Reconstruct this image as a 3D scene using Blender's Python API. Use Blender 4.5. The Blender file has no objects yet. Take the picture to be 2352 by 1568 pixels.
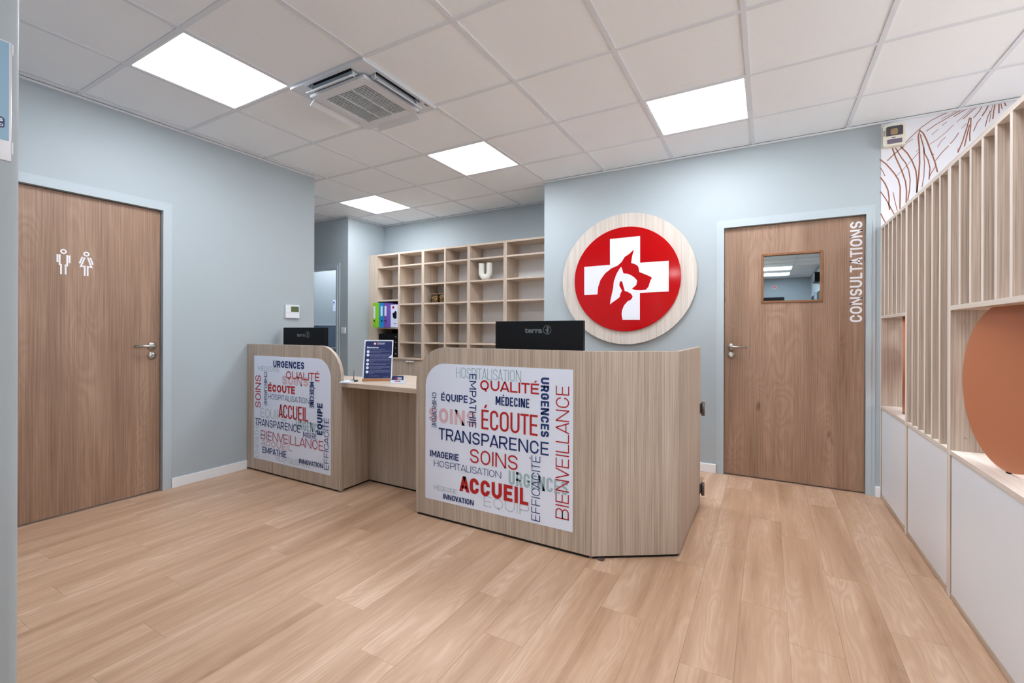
import bpy, bmesh, math, random
from mathutils import Vector, Matrix
random.seed(7)
sc = bpy.context.scene
COL = sc.collection

# ------------------------------------------------------------------ camera
H = 1.15                       # lens height
CZ = 2.623                     # ceiling height
cam_d = bpy.data.cameras.new('camera')
cam_d.sensor_fit = 'HORIZONTAL'
cam_d.sensor_width = 36.0
cam_d.lens = 1037.6 / 2352 * 36.0
cam_d.shift_y = -22.7 / 2352
cam_d.clip_start = 0.05
cam = bpy.data.objects.new('camera', cam_d)
COL.objects.link(cam)
cam.matrix_world = (Matrix.Translation((0, 0, H)) @ Matrix.Rotation(math.radians(29.47), 4, 'Z')
                    @ Matrix.Rotation(math.radians(90), 4, 'X') @ Matrix.Rotation(0.0031, 4, 'Z'))
sc.camera = cam

# ------------------------------------------------------------------ world, light levels, exposure
world = bpy.data.worlds.new('world')
sc.world = world
world.use_nodes = True
world.node_tree.nodes['Background'].inputs[0].default_value = (1.0, 0.97, 0.94, 1)
world.node_tree.nodes['Background'].inputs[1].default_value = 9.0      # overcast daylight let in by the two added windows
LED = 20.0                      # radiance of the ceiling light diffusers
LED_COL = (0.95, 0.975, 1.02)
def portal(name, loc, rot, sx, sy):
    l = bpy.data.lights.new(name, 'AREA'); l.shape = 'RECTANGLE'; l.size = sx; l.size_y = sy; l.cycles.is_portal = True
    o = bpy.data.objects.new(name, l); COL.objects.link(o); o.location = loc; o.rotation_euler = rot
portal('portal_added_entrance', (-1.2, -6.24, 1.28), (math.radians(90), 0, 0), 1.8, 2.4)  # sampling portal of the added entrance window
portal('portal_added_waiting', (3.44, 2.3, 1.6), (math.radians(90), 0, math.radians(90)), 2.8, 1.4)  # sampling portal of the added waiting-room window
sc.view_settings.view_transform = 'Standard'
sc.view_settings.look = 'None'
sc.view_settings.gamma = 1.0
sc.view_settings.use_curve_mapping = False
sc.view_settings.exposure = 0.22
sc.cycles.use_denoising = True
sc.cycles.max_bounces = 10
sc.cycles.diffuse_bounces = 7
sc.cycles.sample_clamp_indirect = 8.0
sc.cycles.caustics_reflective = False
sc.cycles.caustics_refractive = False

# ------------------------------------------------------------------ materials
def lin(c):
    return tuple(((v / 255) / 12.92 if v / 255 <= 0.04045 else ((v / 255 + 0.055) / 1.055) ** 2.4) for v in c) + (1.0,)

MATS = {}
def mat(name, rgb, rough=0.5, metal=0.0, spec=0.5, noise=0.0, nscale=30.0, bump=0.0, bscale=400.0, coat=0.0):
    m = bpy.data.materials.new(name)
    m.use_nodes = True
    nt = m.node_tree
    b = nt.nodes['Principled BSDF']
    b.inputs['Base Color'].default_value = lin(rgb)
    b.inputs['Roughness'].default_value = rough
    b.inputs['Metallic'].default_value = metal
    b.inputs['Specular IOR Level'].default_value = spec
    b.inputs['Coat Weight'].default_value = coat
    b.inputs['Coat Roughness'].default_value = 0.03
    if noise or bump:
        tc = nt.nodes.new('ShaderNodeTexCoord')
    if noise:
        n = nt.nodes.new('ShaderNodeTexNoise')
        n.inputs['Scale'].default_value = nscale
        n.inputs['Detail'].default_value = 4
        nt.links.new(tc.outputs['Object'], n.inputs['Vector'])
        r = nt.nodes.new('ShaderNodeValToRGB')
        c = lin(rgb)
        r.color_ramp.elements[0].position = 0.3
        r.color_ramp.elements[1].position = 0.7
        r.color_ramp.elements[0].color = tuple(max(0, v * (1 - noise)) for v in c[:3]) + (1,)
        r.color_ramp.elements[1].color = tuple(min(1, v * (1 + noise)) for v in c[:3]) + (1,)
        nt.links.new(n.outputs['Fac'], r.inputs['Fac'])
        nt.links.new(r.outputs['Color'], b.inputs['Base Color'])
    if bump:
        n2 = nt.nodes.new('ShaderNodeTexNoise')
        n2.inputs['Scale'].default_value = bscale
        n2.inputs['Detail'].default_value = 3
        nt.links.new(tc.outputs['Object'], n2.inputs['Vector'])
        bp = nt.nodes.new('ShaderNodeBump')
        bp.inputs['Strength'].default_value = bump
        bp.inputs['Distance'].default_value = 0.002
        nt.links.new(n2.outputs['Fac'], bp.inputs['Height'])
        nt.links.new(bp.outputs['Normal'], b.inputs['Normal'])
    MATS[name] = m
    return m

def emis(name, rgb, strength):
    m = bpy.data.materials.new(name)
    m.use_nodes = True
    nt = m.node_tree
    nt.nodes.remove(nt.nodes['Principled BSDF'])
    e = nt.nodes.new('ShaderNodeEmission')
    e.inputs[0].default_value = tuple(rgb) + (1,)
    e.inputs[1].default_value = strength
    nt.links.new(e.outputs[0], nt.nodes['Material Output'].inputs[0])
    MATS[name] = m
    return m

def wood(name, dark, mid, light, axis='Z', fine=110.0, band=10.0, figure=0.35, fig_scale=5.0, knots=0.0,
         rough=0.5, rnd=1.0, tone=0.0, stretch=1.0, streak=0.45, coat=0.0, bamp=1.2):
    """procedural timber: fine pores, broad bands, cathedral figure and knots, grain running along AXIS"""
    m = bpy.data.materials.new(name)
    m.use_nodes = True
    nt = m.node_tree
    N, Lk = nt.nodes.new, nt.links.new
    b = nt.nodes['Principled BSDF']
    b.inputs['Roughness'].default_value = rough
    b.inputs['Coat Weight'].default_value = coat
    tc = N('ShaderNodeTexCoord')
    oi = N('ShaderNodeObjectInfo')
    cm = N('ShaderNodeCombineXYZ')
    for k, f in enumerate((13.7, 29.1, 7.3)):
        mm = N('ShaderNodeMath'); mm.operation = 'MULTIPLY'
        mm.inputs[1].default_value = f * rnd
        Lk(oi.outputs['Random'], mm.inputs[0]); Lk(mm.outputs[0], cm.inputs[k])
    add = N('ShaderNodeVectorMath'); add.operation = 'ADD'
    Lk(tc.outputs['Object'], add.inputs[0]); Lk(cm.outputs[0], add.inputs[1])
    ai = 'XYZ'.index(axis)
    def scaled(across, along):
        s = N('ShaderNodeVectorMath'); s.operation = 'MULTIPLY'
        v = [across] * 3; v[ai] = along * stretch
        s.inputs[1].default_value = v
        Lk(add.outputs[0], s.inputs[0])
        return s.outputs[0]
    def noise(vec, detail=4, rgh=0.55):
        n = N('ShaderNodeTexNoise'); n.inputs['Scale'].default_value = 1.0
        n.inputs['Detail'].default_value = detail; n.inputs['Roughness'].default_value = rgh
        Lk(vec, n.inputs['Vector']); return n
    nf = noise(scaled(fine, 2.2), 3)
    nb = noise(scaled(band, 0.55), 4)
    nw = noise(scaled(fig_scale, 0.8), 2)
    def ma(op, a, bv):
        q = N('ShaderNodeMath'); q.operation = op
        for i, x in enumerate((a, bv)):
            if isinstance(x, (int, float)): q.inputs[i].default_value = x
            else: Lk(x, q.inputs[i])
        return q.outputs[0]
    field = nw.outputs['Fac']
    if knots:
        v = N('ShaderNodeTexVoronoi'); v.inputs['Scale'].default_value = 1.0
        wob = N('ShaderNodeVectorMath'); wob.operation = 'ADD'
        Lk(scaled(4.6, 2.0), wob.inputs[0])
        nz = noise(scaled(14.0, 6.0), 2); sc_ = N('ShaderNodeVectorMath'); sc_.operation = 'SCALE'; sc_.inputs['Scale'].default_value = 0.16
        Lk(nz.outputs['Color'], sc_.inputs[0]); Lk(sc_.outputs[0], wob.inputs[1])
        Lk(wob.outputs[0], v.inputs['Vector'])
        sw = N('ShaderNodeMapRange'); sw.interpolation_type = 'SMOOTHERSTEP'
        sw.inputs['From Min'].default_value = 0.0; sw.inputs['From Max'].default_value = 0.55
        sw.inputs['To Min'].default_value = 0.22; sw.inputs['To Max'].default_value = 0.0
        Lk(v.outputs['Distance'], sw.inputs['Value'])
        field = ma('ADD', field, sw.outputs[0])
    # figure: contour lines of a slowly varying field, drawn out around the knots
    sn = N('ShaderNodeMath'); sn.operation = 'SINE'; Lk(ma('MULTIPLY', field, 95.0), sn.inputs[0])
    f = ma('MULTIPLY', ma('SUBTRACT', nf.outputs['Fac'], 0.5), streak * 1.6)
    f = ma('ADD', f, ma('MULTIPLY', ma('SUBTRACT', nb.outputs['Fac'], 0.5), bamp))
    gate = ma('MULTIPLY', ma('ABSOLUTE', ma('SUBTRACT', nb.outputs['Fac'], 0.42), 0), 3.0)
    f = ma('ADD', f, ma('MULTIPLY', ma('MULTIPLY', sn.outputs[0], 0.5 * figure), gate))
    f = ma('ADD', f, 0.5)
    if knots:
        kn = N('ShaderNodeMapRange'); kn.inputs['From Min'].default_value = 0.01; kn.inputs['From Max'].default_value = 0.12
        kn.inputs['To Min'].default_value = -knots; kn.inputs['To Max'].default_value = 0.0
        kn.interpolation_type = 'SMOOTHERSTEP'
        Lk(v.outputs['Distance'], kn.inputs['Value'])
        f = ma('ADD', f, kn.outputs[0])
    if tone:
        f = ma('ADD', f, ma('MULTIPLY', ma('SUBTRACT', oi.outputs['Random'], 0.5), tone))
    r = N('ShaderNodeValToRGB')
    e = r.color_ramp.elements
    e[0].position = 0.12; e[0].color = lin(dark)
    e[1].position = 0.88; e[1].color = lin(light)
    x = e.new(0.5); x.color = lin(mid)
    Lk(f, r.inputs['Fac'])
    Lk(r.outputs['Color'], b.inputs['Base Color'])
    bp = N('ShaderNodeBump'); bp.inputs['Strength'].default_value = 0.08; bp.inputs['Distance'].default_value = 0.001
    Lk(nf.outputs['Fac'], bp.inputs['Height']); Lk(bp.outputs['Normal'], b.inputs['Normal'])
    MATS[name] = m
    return m

paint = mat('blue_grey_paint', (170, 182, 189), 0.55, noise=0.012, nscale=3, bump=0.05, bscale=250)
frame_paint = mat('door_frame_paint', (178, 191, 199), 0.4)
white_wall = mat('white_wallpaper', (224, 226, 236), 0.6)
ceil_mat = mat('ceiling_tile_white', (238, 244, 250), 0.8, noise=0.01, nscale=60, bump=0.1, bscale=700)
tee_mat = mat('ceiling_grid_white', (220, 226, 234), 0.5)
ac_white = mat('air_conditioner_white', (214, 221, 230), 0.4)
white = mat('white_plastic', (228, 233, 240), 0.35)
white_lam = mat('white_laminate', (228, 236, 246), 0.35)
print_white = mat('printed_white_sheet', (222, 233, 254), 0.4)
base_white = mat('white_skirting', (236, 240, 246), 0.35)
black = mat('black_plastic', (10, 12, 16), 0.45, spec=0.3)
slate = mat('monitor_back_plastic', (9, 11, 18), 0.5, spec=0.2, bump=0.05, bscale=900)
dark_gap = mat('dark_gap_shade_and_board', (22, 16, 12), 0.8)  # near-black: shadow line under panels put into the colour; also the dark board
steel = mat('brushed_steel', (178, 174, 170), 0.32, 1.0)
alu = mat('aluminium_handle', (205, 205, 205), 0.3, 1.0)
hinge_m = mat('dark_hinge_metal', (108, 100, 98), 0.4, 0.8)
red_gloss = mat('red_acrylic', (178, 3, 9), 0.08, spec=0.35)
logo_white = mat('white_logo_film', (226, 230, 240), 0.2)
orange = mat('terracotta_panel', (182, 114, 80), 0.45)
brass_wood = mat('walnut_bead', (140, 96, 62), 0.5, noise=0.15, nscale=25)
mirror = mat('reflective_glass', (196, 210, 218), 0.015, 1.0)
ink = {'navy': mat('navy_ink', (8, 42, 108), 0.5), 'red': mat('red_ink', (176, 14, 22), 0.5),
       'sky': mat('pale_teal_ink', (158, 186, 198), 0.5), 'skygrey': mat('pale_grey_ink', (176, 192, 203), 0.5),
       'pink': mat('pale_pink_ink', (212, 180, 192), 0.5), 'white': mat('white_ink', (236, 236, 242), 0.45),
       'brown': mat('brown_ink', (150, 96, 74), 0.6), 'grey': mat('grey_ink', (110, 118, 126), 0.5)}
led = emis('light_diffuser', LED_COL, LED)

oak_door = wood('oak_door', (112, 83, 65), (152, 121, 100), (180, 149, 128), 'Z', fine=150, band=7, figure=0.22, fig_scale=3.6, knots=0.42, rough=0.45, bamp=0.9, streak=0.5)
floor_wood = wood('floor_timber', (160, 124, 96), (196, 162, 134), (220, 191, 166), 'Y', fine=170, band=10, figure=0.30, fig_scale=8, rough=0.42, tone=0.05, streak=0.17, bamp=1.3, stretch=1.5)
lam = wood('grey_oak_laminate', (140, 125, 111), (178, 164, 150), (202, 190, 178), 'Z', fine=230, band=26, figure=0.10, fig_scale=8, rough=0.5, streak=0.75, bamp=0.75)
lam_y = wood('grey_oak_laminate_lengthways', (150, 132, 116), (192, 175, 158), (212, 197, 182), 'Y', fine=230, band=24, figure=0.10, fig_scale=8, rough=0.45, streak=0.6, bamp=0.75)
lam_x = wood('grey_oak_laminate_crossways', (150, 132, 116), (192, 175, 158), (212, 197, 182), 'X', fine=230, band=24, figure=0.10, fig_scale=8, rough=0.45, streak=0.6, bamp=0.75)
lam_pale = wood('pale_shelf_oak', (166, 149, 132), (204, 188, 171), (222, 209, 195), 'Z', fine=230, band=26, figure=0.10, fig_scale=8, rough=0.5, streak=0.7, bamp=0.7)
lam_pale_x = wood('pale_shelf_oak_crossways', (166, 149, 132), (208, 192, 176), (226, 214, 200), 'X', fine=230, band=26, figure=0.10, fig_scale=8, rough=0.5, streak=0.6, bamp=0.7)
ash = wood('pale_ash_disc', (174, 164, 155), (203, 195, 187), (221, 215, 208), 'Z', fine=190, band=24, figure=0.10, fig_scale=7, rough=0.5, streak=0.6, bamp=0.7)
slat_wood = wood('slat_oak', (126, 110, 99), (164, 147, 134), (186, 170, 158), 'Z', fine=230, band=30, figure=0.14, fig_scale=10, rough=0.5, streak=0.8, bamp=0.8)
lit_edge_wood = wood('pale_lit_edge_band', (204, 195, 187), (225, 218, 211), (236, 231, 226), 'Z', fine=150, band=14, figure=0.06, rough=0.5)  # slat and upright fronts paler than their sides: lamp light put in colour
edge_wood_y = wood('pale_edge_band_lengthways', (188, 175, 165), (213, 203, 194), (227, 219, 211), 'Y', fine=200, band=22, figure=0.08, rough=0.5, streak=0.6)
beech = wood('beech_stand', (176, 122, 84), (196, 142, 102), (210, 160, 120), 'X', fine=120, band=12, rough=0.5)

# ------------------------------------------------------------------ mesh helpers
def world_of(p):
    v = Vector((0, 0, 0))
    while p is not None:
        v += p.location
        p = p.parent
    return v

class MB:
    def __init__(s): s.bm = bmesh.new()
    def box(s, x0, x1, y0, y1, z0, z1, bev=0.0, seg=1):
        bm = s.bm
        x0, x1 = min(x0, x1), max(x0, x1); y0, y1 = min(y0, y1), max(y0, y1); z0, z1 = min(z0, z1), max(z0, z1)
        v = [bm.verts.new(p) for p in ((x0, y0, z0), (x1, y0, z0), (x1, y1, z0), (x0, y1, z0), (x0, y0, z1), (x1, y0, z1), (x1, y1, z1), (x0, y1, z1))]
        fs = [bm.faces.new([v[i] for i in f]) for f in ((3, 2, 1, 0), (4, 5, 6, 7), (0, 1, 5, 4), (1, 2, 6, 5), (2, 3, 7, 6), (3, 0, 4, 7))]
        if bev:
            es = list({e for f in fs for e in f.edges})
            bmesh.ops.bevel(bm, geom=es, offset=bev, segments=seg, affect='EDGES', profile=0.5)
        return s
    def hexa(s, pts):
        """eight corners: four below (ccw), four above"""
        v = [s.bm.verts.new(p) for p in pts]
        for f in ((3, 2, 1, 0), (4, 5, 6, 7), (0, 1, 5, 4), (1, 2, 6, 5), (2, 3, 7, 6), (3, 0, 4, 7)):
            s.bm.faces.new([v[i] for i in f])
        return s
    def prism(s, pts, plane, d0, d1, smooth=False, bev=0.0):
        f3 = {'xz': lambda a, b, d: (a, d, b), 'xy': lambda a, b, d: (a, b, d), 'yz': lambda a, b, d: (d, a, b)}[plane]
        A = [s.bm.verts.new(f3(a, b, d0)) for a, b in pts]
        B = [s.bm.verts.new(f3(a, b, d1)) for a, b in pts]
        n = len(pts)
        fa = s.bm.faces.new(A); fb = s.bm.faces.new(B[::-1])
        sides = [s.bm.faces.new([A[(i + 1) % n], A[i], B[i], B[(i + 1) % n]]) for i in range(n)]
        if smooth:
            for f in sides: f.smooth = True
        if bev:
            es = [e for f in (fa, fb) for e in f.edges]
            bmesh.ops.bevel(s.bm, geom=es, offset=bev, segments=1, affect='EDGES', profile=0.5)
        return s
    def flat(s, pts3):
        s.bm.faces.new([s.bm.verts.new(p) for p in pts3]); return s
    def cyl(s, p0, p1, r, r2=None, seg=24, cap=True):
        p0, p1 = Vector(p0), Vector(p1); d = (p1 - p0)
        q = d.to_track_quat('Z', 'Y'); r2 = r if r2 is None else r2
        A, B = [], []
        for i in range(seg):
            a = 2 * math.pi * i / seg; c = Vector((math.cos(a), math.sin(a), 0))
            A.append(s.bm.verts.new(p0 + q @ (c * r))); B.append(s.bm.verts.new(p1 + q @ (c * r2)))
        for i in range(seg):
            j = (i + 1) % seg
            s.bm.faces.new([A[i], A[j], B[j], B[i]]).smooth = True
        if cap:
            s.bm.faces.new(A[::-1]); s.bm.faces.new(B)
        return s
    def lathe(s, prof, c, axis='Z', seg=32):
        rings = []
        for r, h in prof:
            ring = []
            for i in range(seg):
                a = 2 * math.pi * i / seg
                x, y = math.cos(a) * r, math.sin(a) * r
                p = {'Z': (x, y, h), 'Y': (x, h, y), 'X': (h, x, y)}[axis]
                ring.append(s.bm.verts.new(Vector(c) + Vector(p)))
            rings.append(ring)
        for a, b in zip(rings, rings[1:]):
            for i in range(seg):
                j = (i + 1) % seg
                s.bm.faces.new([a[i], a[j], b[j], b[i]]).smooth = True
        s.bm.faces.new(rings[0][::-1]); s.bm.faces.new(rings[-1])
        return s
    def tube(s, pts, r, seg=12):
        pts = [Vector(p) for p in pts]
        rings = []
        for i, p in enumerate(pts):
            t = (pts[min(i + 1, len(pts) - 1)] - pts[max(i - 1, 0)]).normalized()
            q = t.to_track_quat('Z', 'Y')
            rings.append([s.bm.verts.new(p + q @ Vector((math.cos(2 * math.pi * k / seg) * r, math.sin(2 * math.pi * k / seg) * r, 0))) for k in range(seg)])
        for a, b in zip(rings, rings[1:]):
            # match ring starts
            off = min(range(seg), key=lambda o: sum((a[k].co - b[(k + o) % seg].co).length for k in range(0, seg, 3)))
            b2 = [b[(k + off) % seg] for k in range(seg)]
            for k in range(seg):
                j = (k + 1) % seg
                s.bm.faces.new([a[k], a[j], b2[j], b2[k]]).smooth = True
            b[:] = b2
        s.bm.faces.new(rings[0][::-1]); s.bm.faces.new(rings[-1])
        return s
    def ribbon(s, pts, w, nrm, closed=False):
        """flat stroke of width w lying in the plane with normal nrm"""
        pts = [Vector(p) for p in pts]; n = Vector(nrm); L = []
        k = len(pts)
        for i, p in enumerate(pts):
            a = pts[(i - 1) % k] if closed else pts[max(i - 1, 0)]
            b = pts[(i + 1) % k] if closed else pts[min(i + 1, k - 1)]
            d1 = (p - a).normalized() if (p - a).length > 1e-9 else (b - p).normalized()
            d2 = (b - p).normalized() if (b - p).length > 1e-9 else d1
            t = (d1 + d2)
            t = t.normalized() if t.length > 1e-6 else d1
            side = n.cross(t).normalized()
            m = 1.0 / max(0.5, side.dot(n.cross(d1).normalized()))
            L.append((s.bm.verts.new(p + side * w / 2 * m), s.bm.verts.new(p - side * w / 2 * m)))
        for i in range(k if closed else k - 1):
            a, b = L[i], L[(i + 1) % k]
            s.bm.faces.new([a[0], a[1], b[1], b[0]])
        return s
    def build(s, name, m, parent=None, local=False):
        if parent is not None and not local:
            bmesh.ops.translate(s.bm, verts=s.bm.verts, vec=-world_of(parent))
        bmesh.ops.recalc_face_normals(s.bm, faces=s.bm.faces)
        me = bpy.data.meshes.new(name); s.bm.to_mesh(me); s.bm.free()
        me.materials.append(m)
        o = bpy.data.objects.new(name, me); COL.objects.link(o)
        if parent is not None: o.parent = parent
        return o

def tag(o, label, cat, group=None, kind=None):
    o['label'] = label; o['category'] = cat
    if group: o['group'] = group
    if kind: o['kind'] = kind
    return o
def thing(name, label, cat, loc=(0, 0, 0), group=None, kind=None):
    o = bpy.data.objects.new(name, None); COL.objects.link(o); o.location = loc
    o.empty_display_size = 0.1
    return tag(o, label, cat, group, kind)
def rrect(x0, x1, z0, z1, r, corners, n=12):
    """rectangle outline with chosen corners rounded: 'bl','br','tr','tl'"""
    out = []
    for nm, cx, cz, a0, px, pz in (('bl', x0 + r, z0 + r, 180, x0, z0), ('br', x1 - r, z0 + r, 270, x1, z0), ('tr', x1 - r, z1 - r, 0, x1, z1), ('tl', x0 + r, z1 - r, 90, x0, z1)):
        if nm in corners:
            for i in range(n + 1):
                a = math.radians(a0 + 90 * i / n); out.append((cx + r * math.cos(a), cz + r * math.sin(a)))
        else: out.append((px, pz))
    return out
def ell(cx, cz, rx, rz, n=64):
    return [(cx + rx * math.cos(2 * math.pi * i / n), cz + rz * math.sin(2 * math.pi * i / n)) for i in range(n)]

# ---- lettering: built-in font, filled outlines turned into flat meshes
OFFS = {-2: -0.02, -1: -0.013, 0: -0.002, 1: 0.008, 2: 0.02, 3: 0.034}
_tc = {}
def glyphs(s, wt, space=1.0):
    key = (s, wt, space)
    if key not in _tc:
        def conv(body):
            c = bpy.data.curves.new('lettering_outline', 'FONT'); c.body = body; c.size = 1.0
            c.resolution_u = 3; c.offset = OFFS[wt]; c.space_character = space
            o = bpy.data.objects.new('lettering_outline', c); COL.objects.link(o)
            dg = bpy.context.evaluated_depsgraph_get()
            me = bpy.data.meshes.new_from_object(o.evaluated_get(dg))
            vs = [(v.co.x, v.co.y) for v in me.vertices]; fs = [tuple(p.vertices) for p in me.polygons]
            bpy.data.objects.remove(o); bpy.data.curves.remove(c); bpy.data.meshes.remove(me)
            return vs, fs
        vs, fs = conv(s)
        hv, _ = conv('H')
        _tc[key] = (vs, fs, min(v[0] for v in vs), max(v[0] for v in vs), min(v[1] for v in hv), max(v[1] for v in hv))
    return _tc[key]
def lettering(name, s, wt, m, parent, fn, space=1.0):
    """fn(a, b): a 0..1 along the line, b 0..1 from baseline to cap height -> world point"""
    vs, fs, xa, xb, ya, yb = glyphs(s, wt, space)
    L = world_of(parent)
    me = bpy.data.meshes.new(name)
    me.from_pydata([tuple(Vector(fn((x - xa) / (xb - xa), (y - ya) / (yb - ya))) - L) for x, y in vs], [], fs)
    me.materials.append(m)
    o = bpy.data.objects.new(name, me); COL.objects.link(o); o.parent = parent
    return o

# ---- condensed sign-writer capitals drawn as strokes (square-shouldered, even weight)
CW = {'A': .66, 'B': .60, 'C': .58, 'D': .60, 'E': .52, 'F': .50, 'G': .60, 'H': .63, 'L': .49, 'M': .80, 'N': .66, 'O': .62, 'P': .58, 'Q': .62, 'R': .60, 'S': .57, 'T': .55, 'U': .62, 'V': .64, 'Y': .62}
WEIGHT = {-1: 0.085, 0: 0.112, 1: 0.135, 2: 0.182, 3: 0.235}
def arc(cx, cy, rx, ry, a0, a1, n=7):
    return [(cx + rx * math.cos(math.radians(a0 + (a1 - a0) * i / n)), cy + ry * math.sin(math.radians(a0 + (a1 - a0) * i / n))) for i in range(n + 1)]
def caps(word, wt, total):
    """polygons of WORD in cap-height units filling the width TOTAL"""
    s = WEIGHT[wt]
    base = [('E' if c == 'É' else c) for c in word]
    gap = 0.115 + 0.25 * max(0, 0.13 - s)
    nI = base.count('I')
    def gp(a, b): return gap * (0.25 if (a in 'AV' or b in 'AV') else (0.55 if (a in 'LTP' or b in 'TY') else 1.0))
    gaps = [gp(a, b) for a, b in zip(base, base[1:])] + [0.0]
    k = (total - nI * s) / (sum(CW[c] for c in base if c != 'I') + sum(gaps))
    polys = []; x = 0.0
    def rect(a, b, c, d): polys.append([(a, c), (b, c), (b, d), (a, d)])
    def slant(a0, a1, w, y0=0.0, y1=1.0): polys.append([(a0, y0), (a0 + w, y0), (a1 + w, y1), (a1, y1)])
    def stroke(pts, t, closed=False):
        n = len(pts); L = []
        for q, p in enumerate(pts):
            a = pts[(q - 1) % n] if closed else pts[max(q - 1, 0)]
            b = pts[(q + 1) % n] if closed else pts[min(q + 1, n - 1)]
            dx, dy = b[0] - a[0], b[1] - a[1]; l = math.hypot(dx, dy) or 1
            nx, ny = -dy / l * t / 2, dx / l * t / 2
            L.append(((p[0] + nx, p[1] + ny), (p[0] - nx, p[1] - ny)))
        for q in range(n if closed else n - 1):
            a, b = L[q], L[(q + 1) % n]
            polys.append([a[0], a[1], b[1], b[0]])
    for ch, c, g_ in zip(word, base, gaps):
        w = s if c == 'I' else CW[c] * k
        t = min(s, w * 0.36) if c != 'I' else s         # vertical stroke
        hb = t * 0.92                                   # horizontal stroke
        o = t / 2
        l, r, b, u = x + o, x + w - o, o, 1 - o
        rx = (r - l) / 2; ry = min((u - b) / 2, rx * 1.05); mx = (l + r) / 2
        if c == 'I': rect(x, x + s, 0, 1)
        elif c in 'EF':
            rect(x, x + t, 0, 1); rect(x + t, x + w, 1 - hb, 1); rect(x + t, x + w * 0.92, 0.5 - hb / 2, 0.5 + hb / 2)
            if c == 'E': rect(x + t, x + w, 0, hb)
        elif c == 'L': rect(x, x + t, 0, 1); rect(x + t, x + w, 0, hb)
        elif c == 'H': rect(x, x + t, 0, 1); rect(x + w - t, x + w, 0, 1); rect(x + t, x + w - t, 0.5 - hb / 2, 0.5 + hb / 2)
        elif c == 'T': rect(x, x + w, 1 - hb, 1); rect(x + w / 2 - t / 2, x + w / 2 + t / 2, 0, 1 - hb)
        elif c == 'N':
            rect(x, x + t, 0, 1); rect(x + w - t, x + w, 0, 1); slant(x + w - t * 1.12, x, t * 1.12)
        elif c == 'M':
            t2 = min(s, w * 0.26); rect(x, x + t2, 0, 1); rect(x + w - t2, x + w, 0, 1)
            slant(x + w / 2 - t2 / 2, x, t2, 0.22, 1); slant(x + w / 2 - t2 / 2, x + w - t2, t2, 0.22, 1)
        elif c in 'AV':
            sw = t * 1.06; m1 = x + w / 2 - sw * 0.5
            f = (0.0, 1.0) if c == 'A' else (1.0, 0.0)
            polys.append([(x, f[0]), (x + sw, f[0]), (m1 + sw, f[1]), (m1, f[1])])
            polys.append([(x + w, f[0]), (x + w - sw, f[0]), (m1, f[1]), (m1 + sw, f[1])])
            if c == 'A':
                e = (m1 - x) * 0.25; rect(x + e + sw * 0.5, x + w - e - sw * 0.5, 0.20, 0.20 + hb * 0.9)
        elif c == 'U':
            stroke([(l, 1), (l, b + ry)] + arc(mx, b + ry, rx, ry, 180, 360, 12) + [(r, 1)], t)
        elif c in 'OQ':
            stroke(arc(mx, u - ry, rx, ry, 0, 180, 12) + arc(mx, b + ry, rx, ry, 180, 360, 12), t, True)
            if c == 'Q': slant(x + w * 0.62, x + w * 0.40, t, -0.13, 0.20)
        elif c in 'CG':
            e = 0.30 if c == 'C' else 0.26
            pts = [(r, max(u - ry - 0.06, 0.62))] + arc(mx, u - ry, rx, ry, 0, 180, 12) + arc(mx, b + ry, rx, ry, 180, 360, 12)
            pts.append((r, min(b + ry + 0.06, 0.38)) if c == 'C' else (r, 0.5))
            stroke(pts, t)
            if c == 'G': rect(mx, x + w, 0.5 - hb / 2, 0.5 + hb / 2)
        elif c == 'D':
            stroke([(x, u), (mx, u)] + arc(mx, u - ry, rx, ry, 90, 0, 7) + arc(mx, b + ry, rx, ry, 0, -90, 7) + [(x, b)], t); rect(x, x + t, 0, 1)
        elif c in 'PRB':
            rect(x, x + t, 0, 1)
            lo = 0.44 if c != 'B' else 0.48; h2 = (u - lo) / 2; bx = min(h2, rx)
            stroke([(x, u), (r - bx, u)] + arc(r - bx, u - h2, bx, h2, 90, -90, 12) + [(x, lo)], t)
            if c == 'R': slant(x + w - t * 1.1, x + w * 0.42, t * 1.1, 0, lo)
            if c == 'B':
                h3 = (lo - b) / 2; bx = min(h3, rx); stroke([(x, lo), (r - bx, lo)] + arc(r - bx, b + h3, bx, h3, 90, -90, 12) + [(x, b)], t)
        elif c == 'S':
            h2 = (u - 0.5) / 2; rr = min(rx, rx)
            stroke([(r, 0.72)] + arc(mx, u - h2, rr, h2, 0, 180, 10) + arc(mx, u - h2, rr, h2, 180, 250, 4)[1:] + arc(mx, b + h2, rr, h2, 70, 0, 4) + arc(mx, b + h2, rr, h2, 0, -180, 10)[1:] + [(l, 0.28)], t)
        elif c == 'Y':
            sw = t; rect(x + w / 2 - t / 2, x + w / 2 + t / 2, 0, 0.45); slant(x + w / 2 - t / 2, x, sw, 0.4, 1); slant(x + w / 2 - t / 2, x + w - sw, sw, 0.4, 1)
        if ch == 'É': slant(x + w * 0.36, x + w * 0.55, t, 1.08, 1.26)
        x += w + g_ * k
    return polys
def sign_word(name, word, wt, m, parent, fn, width, height):
    ps = caps(word, wt, width / height); L = world_of(parent)
    vs, fs = [], []
    W = width / height
    for p in ps:
        fs.append(tuple(range(len(vs), len(vs) + len(p))))
        vs += [tuple(Vector(fn(px / W, py)) - L) for px, py in p]
    me = bpy.data.meshes.new(name); me.from_pydata(vs, [], fs); me.materials.append(m)
    o = bpy.data.objects.new(name, me); COL.objects.link(o); o.parent = parent
    return o
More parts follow.
